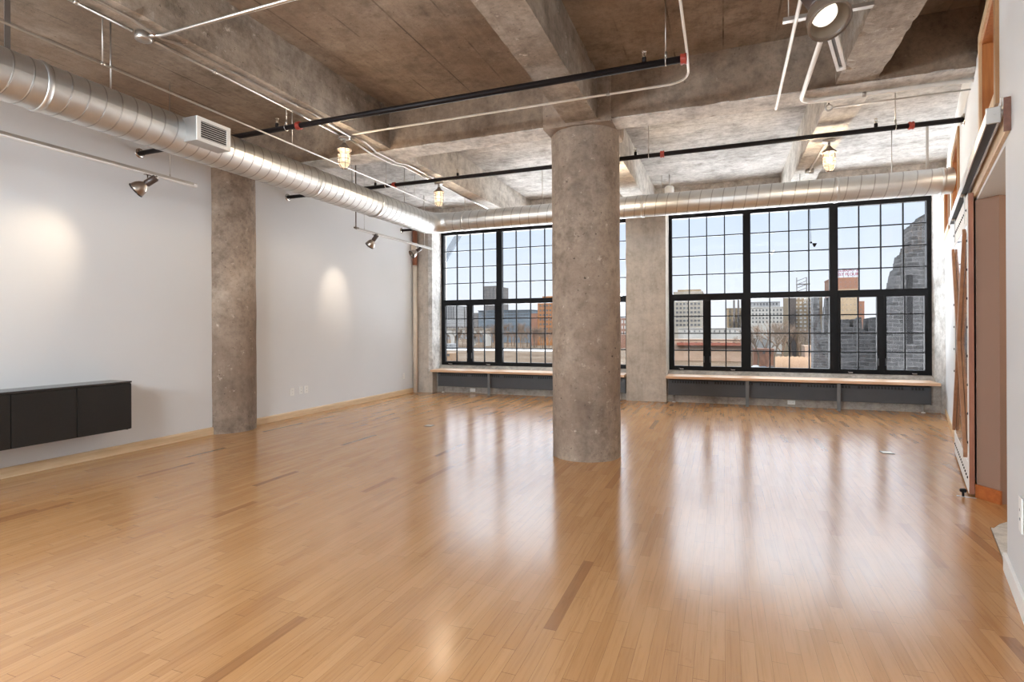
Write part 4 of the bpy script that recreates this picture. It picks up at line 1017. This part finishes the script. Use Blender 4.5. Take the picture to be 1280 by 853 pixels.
M['f_grey'] = facade('grey_tower_concrete', (0.36, 0.34, 0.34), floors=3.6)
M['f_pale'] = facade('pale_tower_panels', (0.58, 0.58, 0.60), floors=3.6)
M['f_blue'] = facade('blue_grey_cladding', (0.30, 0.36, 0.43), floors=3.6)
M['f_orange'] = facade('orange_brick', (0.66, 0.30, 0.13))
M['f_brick'] = facade('red_brown_brick', (0.50, 0.26, 0.18))
M['f_cream'] = facade('cream_stone', (0.68, 0.61, 0.52))
M['f_white'] = facade('white_render', (0.86, 0.83, 0.79))
M['f_peach'] = facade('peach_render', (0.80, 0.56, 0.42))
M['f_red'] = facade('red_band_paint', (0.58, 0.20, 0.14))
M['f_tan'] = facade('tan_brick', (0.60, 0.45, 0.30))
M['f_dark'] = facade('dark_brick', (0.22, 0.19, 0.18))
M['f_win'] = plain('far_window_glass', (0.022, 0.023, 0.026), 0.4)
M['f_winl'] = plain('far_window_pale', (0.19, 0.187, 0.18), 0.5)
M['bark'] = plain('bare_twig_bark', (0.06, 0.040, 0.026), 0.9, var=0.25, scale=3)
M['bark2'] = plain('russet_twig_bark', (0.088, 0.052, 0.031), 0.9, var=0.25, scale=3)
M['fence'] = plain('tan_fence_boards', (0.125, 0.076, 0.043), 0.8)
M['steel_blue'] = plain('weathered_blue_steel', (0.055, 0.062, 0.072), 0.9, spec=0.05)
M['sign_red'] = plain('red_sign_letters', (0.11, 0.003, 0.016), 0.8, spec=0.05)

_winmesh = {}
def building(name, label, cat, x0p, x1p, ytop, Y, depth, wall, cols=0, rows=0, ybot=None, winm='f_win', frac=(0.5, 0.55), group='city buildings beyond the windows', roof=None, margin=0.06, base=None):
    a = at(x0p, ytop, Y); b_ = at(x1p, ytop, Y); x0, x1, zt = a.x, b_.x, (a.z + b_.z) / 2
    zb = ZG if base is None else at((x0p + x1p) / 2, base, Y).z
    cx = (x0 + x1) / 2; W_ = x1 - x0; Hh = zt - zb
    t = thing(name, label, cat, (cx, Y, zb), 0, group)
    mb = MB(); mb.box((-W_ / 2, 0, 0), (W_ / 2, depth, Hh)); mb.box((-W_ / 2 - W_ * .01, -W_ * .01, Hh - Hh * 0.015), (W_ / 2 + W_ * .01, depth, Hh + Hh * 0.005)); mb.build('wall', M[wall], t)
    if cols and rows:
        zlo = at((x0p + x1p) / 2, ybot if ybot else 420, Y).z - zb
        ztop_ = Hh * 0.975
        cw, ch = W_ * (1 - 2 * margin) / cols, (ztop_ - zlo) / rows
        me = None
        for i in range(cols):
            for j in range(rows):
                px_ = -W_ / 2 + W_ * margin + cw * (i + 0.5); pz_ = zlo + ch * (j + 0.5)
                if me is None:
                    mb = MB(); mb.box((-cw * frac[0] / 2, -0.05 * cw, -ch * frac[1] / 2), (cw * frac[0] / 2, 0.1 * cw, ch * frac[1] / 2)); o = mb.build('window', M[winm], t); me = o.data
                else:
                    o = D.objects.new('window', me); COL.objects.link(o); o.parent = t
                o.location = (px_, 0, pz_)
    return t
# left group of windows
building('residential_tower', 'pale tall tower pair far left beyond the arched bridge', 'building', 556, 569, 382.5, 620, 25, 'f_pale', 4, 9, 399, frac=(0.45, 0.8))
building('residential_tower', 'pale slim tower right of the pale tower pair', 'building', 571.5, 582, 383.5, 650, 25, 'f_pale', 3, 9, 399, frac=(0.45, 0.8))
tw = building('office_tower', 'tall grey tower with a notched top beyond the left windows', 'building', 604.5, 620, 358, 560, 22, 'f_grey', 3, 14, 398, frac=(0.55, 0.35))
building('office_tower', 'narrow grey wing attached to the notched grey tower', 'building', 620.4, 628, 359.5, 560, 18, 'f_grey', 2, 14, 398, frac=(0.4, 0.35))
building('office_block', 'long blue grey office block in front of the notched tower', 'building', 598, 665, 388, 500, 30, 'f_blue', 16, 3, 399, frac=(0.75, 0.4))
building('office_block', 'dark low end of the blue grey office block', 'building', 590, 597.5, 391.5, 500, 24, 'f_grey', 4, 2, 400, frac=(0.6, 0.4))
ob = building('grain_mill', 'stepped orange brick mill building beside the round column', 'building', 672, 700, 378, 430, 30, 'f_orange', 6, 7, 420, frac=(0.55, 0.42))
a_ = at(677, 370.5, 430); b__ = at(695, 378, 430); o_ = ob.location
mb = MB(); mb.box((a_.x - o_.x, 2, b__.z - o_.z), (b__.x - o_.x, 24, a_.z - o_.z)); mb.build('penthouse', M['f_orange'], ob)
a_ = at(664, 392, 430); b__ = at(672, 420, 430)
mb = MB(); mb.box((a_.x - o_.x, -1, 0), (b__.x - o_.x, 24, a_.z - o_.z)); mb.build('lower_wing', M['f_brick'], ob)
building('town_building', 'pinkish block glimpsed between round column and pier', 'building', 768, 784, 398, 380, 20, 'f_brick', 4, 3, 420, winm='f_winl')
# arched bridge
def bridge():
    Y = 400.0
    p0, p1 = at(545, 409.5, Y), at(609, 411, Y); zt = p0.z; L = p1.x - p0.x
    t = thing('arched_bridge', 'pale stone arch bridge with a balustrade beyond the left windows', 'bridge', (p0.x, Y, ZG))
    H_ = zt - ZG; n = 3; pts = [(0, 0), (0, H_), (L, H_ * 0.93), (L, 0)]
    w_ = L / n; out = [(0, H_ * 0.92), (L, H_ * 0.88)]
    mb = MB(); depth = 8
    # one spandrel panel per arch bay, pierced by a half round opening
    for i in range(n):
        x0 = i * w_; r = w_ * 0.40; cx = x0 + w_ / 2; hz = H_ * 0.30; rv = min(r, H_ * 0.50)
        arch = [(cx - r, 0)] + [(cx - r * math.cos(q), hz + rv * math.sin(q)) for q in [PI * k / 12 for k in range(13)]] + [(cx + r, 0)]
        poly = [(x0, 0)] + arch + [(x0 + w_, 0), (x0 + w_, H_ * 0.90), (x0, H_ * 0.90)]
        mb.prism(poly, 0, depth, 'y')
    mb.build('arches', M['f_white'], t)
    mb = MB(); mb.box((-1, -0.6, H_ * 0.88), (L + 1, depth + 0.6, H_ * 0.93)); mb.build('deck', M['f_cream'], t)
    mb = MB(); mb.box((-1, -0.6, H_ * 1.0), (L + 1, -0.2, H_ * 1.03))
    for i in range(27): x = L * i / 26; mb.box((x - 0.25, -0.6, H_ * 0.93), (x + 0.25, -0.2, H_ * 1.0))
    mb.build('balustrade', M['f_dark'], t)
bridge()
# snowy embankment road, plank wall, hut
p, q = at(545, 440, 300), at(800, 440, 300)
def strip(name, lab, cat, Y0, Y1, x0, x1, m, h=0.15):
    mb = MB(); mb.box((x0, Y0, ZG), (x1, Y1, ZG + h)); return struct(mb.build(name, M[m]), lab, cat)
strip('snowy_path', 'bright snowy path along the river bank', 'path', 318, 345, -330, -60, 'snow')

building('site_hut', 'orange hut on the bank at the far left window corner', 'hut', 555.5, 565.5, 441.5, 215, 6, 'fence', 1, 1, 446, group='small sheds outside', frac=(0.3, 0.6), base=453)
building('site_hut', 'low green roofed shed beside the bridge foot', 'hut', 556, 566, 430, 330, 8, 'f_pale', 2, 1, 434, group='small sheds outside', frac=(0.4, 0.4), base=437)
# right group of windows
at_ = building('apartment_tower', 'cream apartment tower with rows of dark windows beside the flat pier', 'building', 842, 878, 365, 300, 24, 'f_cream', 7, 8, 409, frac=(0.62, 0.5))

a_, b__ = at(847, 362.5, 306), at(876, 366, 306); mb = MB(); mb.box((a_.x - at_.location.x, 6, b__.z - ZG), (b__.x - at_.location.x, 18, a_.z - ZG)); mb.build('roof_plant_room', M['f_tan'], at_)
building('low_terminal', 'long white low building with square windows in front of the cream tower', 'building', 848, 934, 410.5, 262, 14, 'f_white', 12, 1, 417, frac=(0.22, 0.4))
lx = building('low_annex', 'peach low annex with a red band in front of the white building', 'building', 842, 938, 424.5, 246, 8, 'f_peach', 9, 1, 434, frac=(0.3, 0.4))
a_, b__ = at(846, 428.5, 244), at(936, 432.5, 244)
mb = MB(); mb.box((0, 0, 0), (b__.x - a_.x, 1.9, a_.z - b__.z)); o = mb.build('red_canopy', M['f_red'], lx); o.location = (a_.x - lx.location.x, -2.0, b__.z - ZG)
building('warehouse', 'tan brick warehouse behind the white building', 'building', 908.5, 931, 385.5, 340, 20, 'f_tan', 4, 4, 409, frac=(0.3, 0.5))
for px_, yt_, lab in ((917.5, 373, 'slim dark chimney on the warehouse, left one of a pair'), (923, 371, 'slim dark chimney on the warehouse, right one of a pair')):
    a_ = at(px_, yt_, 338); mb = MB(); mb.tube([(0, 0, 0), (0, 0, a_.z - ZG)], 0.55, 10); mb.lathe([(0.55, 0), (0.8, 0.2), (0.8, 1.0), (0.55, 1.1)], (0, 0, a_.z - ZG - 1.2), seg=10); o = mb.build('chimney', M['f_dark']); o.location = (a_.x, 338, ZG); tag(o, lab, 'chimney', 'warehouse chimneys')
building('hotel_block', 'white stone block with arched windows behind the bare trees', 'building', 936, 986, 384, 320, 24, 'f_white', 10, 4, 405, frac=(0.4, 0.5))
building('roof_pavilion', 'set back top storey of the white stone block', 'building', 939, 975, 377.5, 330, 10, 'f_pale', 8, 1, 383, frac=(0.5, 0.5), base=386)
tt_ = building('office_tower', 'tan and brown tower with pale windows behind the bare trees', 'building', 985, 1028, 369, 280, 22, 'f_tan', 7, 9, 415, winm='f_winl', frac=(0.5, 0.42))
a_, b__ = at(987, 370, 279), at(995, 370, 279); mb = MB(); mb.box((a_.x - tt_.location.x, -1.2, 0), (b__.x - tt_.location.x, 0.0, a_.z - ZG)); mb.build('stair_shaft', M['f_dark'], tt_)
building('low_shop', 'low red brick shop with a snowy roof', 'building', 1006, 1046, 433, 190, 8, 'f_peach', 5, 1, 444, frac=(0.4, 0.5))
building('low_shop', 'low brick shed behind the parked cars', 'building', 942, 968, 436.5, 205, 6, 'f_brick', 3, 1, 444, frac=(0.4, 0.5))
# billboard mill
ml = building('flour_mill', 'brick mill with a rooftop letter sign seen through the far right window', 'building', 1040, 1074, 347.5, 260, 18, 'f_brick', 5, 3, 366, frac=(0.18, 0.25))
building('flour_mill_annex', 'yellow brick annex in front of the sign mill', 'building', 1044, 1073, 362, 235, 12, 'f_tan', 5, 5, 398, frac=(0.2, 0.2))
building('elevator_shaft', 'narrow red brick shaft beside the yellow brick annex', 'building', 1071.5, 1080.5, 377, 238, 12, 'f_brick', 1, 4, 400, frac=(0.2, 0.3))
sg = thing('roof_sign', 'red rooftop letter sign reading PILLSBURY\'S BEST FLOUR', 'sign', at(1059, 347.3, 262))
so = sg.location.copy()
def sign_line(txt, xa, xb, yt, yb):
    A_, B_ = at(xa, yb, 262), at(xb, yt, 262)
    cu = D.curves.new('lettering', 'FONT'); cu.body = txt; cu.size = 1.0; cu.extrude = 0.06; cu.align_x = 'LEFT'
    o = D.objects.new('lettering', cu); COL.objects.link(o); o.parent = sg
    bpy.context.view_layer.update()
    dx = max(o.dimensions.x, 0.01); dy = max(o.dimensions.y, 0.01)
    o.scale = ((B_.x - A_.x) / dx, (B_.z - A_.z) / dy, 1.0); o.rotation_euler = (PI / 2, 0, 0)
    o.location = (A_.x - so.x, 0, A_.z - so.z); cu.materials.append(M['sign_red']); cu.offset = 0.006
    bpy.context.view_layer.update()
    me = D.meshes.new_from_object(o.evaluated_get(bpy.context.evaluated_depsgraph_get()))
    m2 = D.objects.new('lettering', me); COL.objects.link(m2); m2.parent = sg; m2.location = o.location; m2.scale = o.scale; m2.rotation_euler = o.rotation_euler
    D.objects.remove(o); m2.name = 'lettering'
sign_line("PILLSBURY'S", 1042.5, 1072, 335.2, 340.0)
sign_line('BEST FLOUR', 1043.5, 1073, 340.8, 345.2)
mb = MB()
for i in range(6):
    x = at(1043 + i * 5.8, 346, 262).x - so.x; z1 = at(1060, 336, 262).z - so.z
    mb.box((x - 0.06, 0.3, -0.3), (x + 0.06, 0.42, z1))
mb.build('sign_frame', M['f_dark'], sg)
# construction hoist frame
a_ = at(1002, 347, 420); hf = thing('lattice_mast', 'pale lattice mast on the skyline over the tan tower', 'mast', (a_.x, 420, ZG))
mb = MB(); zt_ = a_.z - ZG
for dx in (-3.0, 3.0): mb.tube([(dx, 0, 0), (dx, 0, zt_)], 0.35, 6)
for i in range(20):
    z = zt_ * i / 20; mb.tube([(-3, 0, z), (3, 0, z + zt_ / 20)], 0.22, 5)
mb.box((-3.4, -1, zt_ - 5), (5, 1, zt_ - 4.3)); mb.build('lattice', M['f_grey'], hf)

# stone ruins
def stone_mat():
    m, nt, b = newmat('grey_ashlar_ruin'); pos = position(nt)
    sp = N(nt, 'ShaderNodeSeparateXYZ'); nt.links.new(pos, sp.inputs[0])
    cb = N(nt, 'ShaderNodeCombineXYZ'); nt.links.new(math_n(nt, 'ADD', sp.outputs[0], math_n(nt, 'MULTIPLY', sp.outputs[1], 0.6)), cb.inputs[0]); nt.links.new(sp.outputs[2], cb.inputs[1])
    br_ = N(nt, 'ShaderNodeTexBrick'); wob = N(nt, 'ShaderNodeVectorMath', operation='MULTIPLY_ADD'); wn_ = N(nt, 'ShaderNodeTexNoise'); wn_.inputs['Scale'].default_value = 1.6; wn_.inputs['Detail'].default_value = 3
    nt.links.new(pos, wn_.inputs['Vector']); nt.links.new(wn_.outputs['Color'], wob.inputs[0]); wob.inputs[1].default_value = (0.35, 0.22, 0); nt.links.new(cb.outputs[0], wob.inputs[2])
    nt.links.new(wob.outputs[0], br_.inputs['Vector'])
    br_.inputs['Scale'].default_value = 1.0; br_.inputs['Brick Width'].default_value = 0.52; br_.inputs['Row Height'].default_value = 0.20; br_.inputs['Mortar Size'].default_value = 0.014
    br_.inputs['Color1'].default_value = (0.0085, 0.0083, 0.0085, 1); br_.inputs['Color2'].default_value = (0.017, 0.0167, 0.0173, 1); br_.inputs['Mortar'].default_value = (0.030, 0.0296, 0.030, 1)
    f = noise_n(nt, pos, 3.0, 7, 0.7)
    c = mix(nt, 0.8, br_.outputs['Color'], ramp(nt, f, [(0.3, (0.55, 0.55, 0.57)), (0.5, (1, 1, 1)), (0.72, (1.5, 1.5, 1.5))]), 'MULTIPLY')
    nt.links.new(c, b.inputs['Base Color']); b.inputs['Roughness'].default_value = 0.95; b.inputs['Specular IOR Level'].default_value = 0.03
    bump(nt, b, f, 0.25, 0.03)
    return m
M['stone'] = stone_mat()
M['hole'] = plain('dark_opening_stone', (0.0045, 0.0044, 0.0046), 0.95, spec=0.02)  # dark tone of the panel marking an opening in the ruin
def ruin(label, outline, Y, depth, holes=()):
    pts = [at(px_, py_, Y) for px_, py_ in outline]
    o0 = Vector((sum(p.x for p in pts) / len(pts), Y, ZG))
    rj = random.Random(4); poly = []
    for p, q in zip(pts, pts[1:]):                    # stepped courses of broken masonry
        n_ = max(1, int((q - p).length / 0.5))
        for k in range(n_):
            a_ = p.lerp(q, k / n_); b_ = p.lerp(q, (k + 1) / n_); w_ = rj.uniform(0.2, 0.8); m_ = a_.lerp(b_, w_)
            poly += [(a_.x - o0.x, a_.z - o0.z), (m_.x - o0.x, a_.z - o0.z + rj.uniform(-.06, .06))] if abs(b_.z - a_.z) > 0.05 else [(a_.x - o0.x, a_.z - o0.z + rj.uniform(-.08, .08))]
    poly.append((pts[-1].x - o0.x, pts[-1].z - o0.z))
    poly = [(poly[0][0], 0)] + poly + [(poly[-1][0], 0)]
    t = thing('stone_ruin', label, 'ruin', o0, 0, 'roofless stone ruin walls')
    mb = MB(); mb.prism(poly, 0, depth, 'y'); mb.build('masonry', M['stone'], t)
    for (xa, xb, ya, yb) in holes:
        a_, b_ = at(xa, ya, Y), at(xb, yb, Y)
        mb = MB(); mb.box((a_.x - o0.x, -0.02, b_.z - o0.z), (b_.x - o0.x, 0.03, a_.z - o0.z)); mb.build('dark_opening', M['hole'], t)
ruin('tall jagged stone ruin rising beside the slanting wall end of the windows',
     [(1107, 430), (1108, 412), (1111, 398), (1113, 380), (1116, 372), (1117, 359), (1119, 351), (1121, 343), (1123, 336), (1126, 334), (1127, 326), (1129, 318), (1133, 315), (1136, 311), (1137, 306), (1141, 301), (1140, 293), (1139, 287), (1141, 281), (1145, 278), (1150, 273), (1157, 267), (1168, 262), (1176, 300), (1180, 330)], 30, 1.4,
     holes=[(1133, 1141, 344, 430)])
ruin('low stone ruin wall with worn merlons below the sign mill',
     [(1040, 402), (1051.5, 402), (1052, 399), (1060, 400), (1062, 408), (1066, 409), (1067, 398), (1076, 398), (1078, 413), (1083, 414), (1086, 399), (1096, 398), (1106, 399), (1112, 402)], 33, 1.2)
ruin('square stone ruin pillar behind the middle right window',
     [(1016.5, 371), (1022, 370), (1024, 371), (1025, 400), (1027, 418), (1033, 421), (1040, 430), (1052, 432)], 45, 1.2)
ruin('low stub of ruin wall behind the middle right window',
     [(1030, 395), (1033, 372), (1040, 372), (1046, 374)], 47, 1.0)
mb = MB(); a_ = at(838, 452, 30); b__ = at(1040, 452, 30)
t = thing('parapet_coping', 'grey metal coping just outside below the window panes', 'coping', (0, 11.6, 0.0))
mb = MB(); mb.box((-10.5, 0, 0.36), (1.95, 0.5, 0.44), bev=0.01); mb.build('coping', M['steel_blue'], t)
mb = MB(); mb.box((-10.5, 0.1, -0.6), (1.95, 0.4, 0.36)); mb.build('upstand', M['f_grey'], t)
# steel brace outside the left corner window
a_, b__ = at(579, 284, 11.85), at(550, 334, 11.85)
t = thing('steel_brace', 'diagonal blue grey steel brace outside the left corner window', 'brace', a_)
dv = b__ - a_; 
mb = MB(); nv = Vector((-dv.z, 0, dv.x)).normalized() * 0.07
e0, e1 = -dv * 0.6, dv * ((a_.z - 0.44) / -dv.z)
vs = []
for y in (-0.04, 0.04):
    for p_ in (e0 - nv, e0 + nv, e1 + nv, e1 - nv): vs.append((p_.x, p_.y + y, p_.z))
mb.add(vs, [(0, 1, 2, 3), (4, 5, 6, 7), (0, 1, 5, 4), (1, 2, 6, 5), (2, 3, 7, 6), (3, 0, 4, 7)]); mb.build('beam', M['steel_blue'], t)

# bare trees: two prototypes, copied
def tree_mesh(seed, h, thick=0.012, depth=5):
    rnd = random.Random(seed); mb = MB()
    def grow(p, d_, L, r, k):
        q = p + d_ * L
        mb.tube([p, q], [r, r * 0.7], 5 if k > 2 else 3, caps=False)
        if k == 0: return
        for _ in range(3 if k > 1 else 4):
            dd = (d_ + Vector((rnd.uniform(-1, 1), rnd.uniform(-1, 1), rnd.uniform(-0.25, 0.7))) * 0.75).normalized()
            grow(p + d_ * L * rnd.uniform(0.65, 1.0), dd, L * rnd.uniform(0.6, 0.8), r * 0.6, k - 1)
    grow(Vector((0, 0, 0)), Vector((0, 0, 1)), h * 0.3, h * thick * 1.6, depth)
    return mb
protos = [tree_mesh(3, 9.0, 0.012), tree_mesh(11, 9.0, 0.011)]
tobj = []
spots = [(948, 442, 205, 1.15, 0), (958, 440, 215, 1.0, 1), (968, 444, 195, 1.2, 0), (978, 441, 200, 1.25, 1), (989, 440, 210, 1.2, 0), (999, 438, 215, 1.1, 1), (1009, 440, 205, 1.0, 0), (940, 440, 220, 0.9, 1),
         (895, 410, 290, 1.1, 0), (901, 411, 285, 0.9, 1), (889, 412, 295, 0.8, 0),
         (562, 409, 470, 1.6, 1), (571, 410, 468, 1.5, 0), (580, 409, 472, 1.6, 1), (590, 410, 470, 1.7, 0), (599, 411, 465, 1.6, 1), (608, 412, 460, 1.7, 0), (618, 413, 455, 1.8, 1),
         (627, 418, 400, 1.7, 0), (635, 419, 395, 1.8, 1), (643, 420, 390, 1.7, 0), (651, 420, 392, 1.8, 1), (659, 421, 388, 1.7, 0), (667, 422, 380, 1.4, 1), (640, 428, 340, 1.1, 1), (655, 430, 335, 1.0, 0), (625, 429, 345, 1.0, 1), (676, 430, 335, 1.1, 0), (686, 429, 340, 1.1, 1)]
rt = random.Random(5)
for k in range(26):
    f_ = (k + rt.uniform(0.1, 0.9)) / 26
    spots.append((556 + 140 * f_, 432, rt.choice((352, 362, 374, 386, 398, 412)) + rt.uniform(-3, 3), rt.uniform(1.05, 1.5), k % 2))
names_by = {}
for i, (px_, py_, Y, sc_, k) in enumerate(spots):
    zone = 'among the bare trees before the tan tower and white block' if px_ > 930 else ('bare tree behind the white low building' if px_ > 880 else ('bare russet tree in the row above the arched bridge' if px_ < 620 else 'bare russet tree on the far bank before the orange mill'))
    if k not in names_by:
        o = protos[k].build('bare_tree', M['bark' if k == 0 else 'bark2']); names_by[k] = o.data
    else:
        o = D.objects.new('bare_tree', names_by[k]); COL.objects.link(o)
    p_ = at(px_, py_, Y); o.location = (p_.x, Y, ZG); sc_ *= 1.9 if px_ > 930 else (1.25 if px_ > 870 else 1.5); o.scale = (sc_, sc_, sc_); o.rotation_euler = (0, 0, i * 1.7)
    tag(o, zone if 'tree' in zone[:12] else 'bare tree ' + zone, 'tree', zone)
# cars and fence
def car(px_, Y, m, label):
    p_ = at(px_, 448, Y); t = thing('car', label, 'car', (p_.x, Y, ZG), 0, 'parked cars outside')
    mb = MB(); mb.prism([(-2.2, 0.35), (-2.2, 0.85), (-1.4, 0.95), (-0.8, 1.45), (0.7, 1.45), (1.3, 0.95), (2.2, 0.85), (2.2, 0.35)], -0.85, 0.85, 'y'); mb.build('body', M[m], t)
    for x in (-1.35, 1.35):
        mb = MB(); mb.lathe([(0.0, -0.92), (0.33, -0.92), (0.33, 0.92), (0.0, 0.92)], (x, 0, 0.33), (0, 1, 0), 14); mb.build('wheel', M['rubber'], t)
car(954.5, 196, 'steel_blue', 'blue grey car parked outside, leftmost of three')
car(965, 198, 'f_dark', 'dark car parked outside next to the blue grey car')
car(945, 200, 'snow', 'white car parked outside by the brick shed')
a_, b__ = at(969, 447, 178), at(1024, 449, 178)
t = thing('board_fence', 'orange board fence outside below the bare trees', 'fence', (a_.x, 178, ZG)); Hf = max(1.5, at(995, 446.5, 178).z - ZG)
mb = MB()
for i in range(28): x = (b__.x - a_.x) * i / 28; mb.box((x, 0, 0), (x + (b__.x - a_.x) / 28 * 0.92, 0.12, Hf * (1 + 0.02 * (i % 3))))
mb.build('boards', M['fence'], t)
mb = MB(); mb.box((0, 0.12, Hf * 0.25), (b__.x - a_.x, 0.24, Hf * 0.35)); mb.box((0, 0.12, Hf * 0.7), (b__.x - a_.x, 0.24, Hf * 0.8)); mb.build('rails', M['fence'], t)
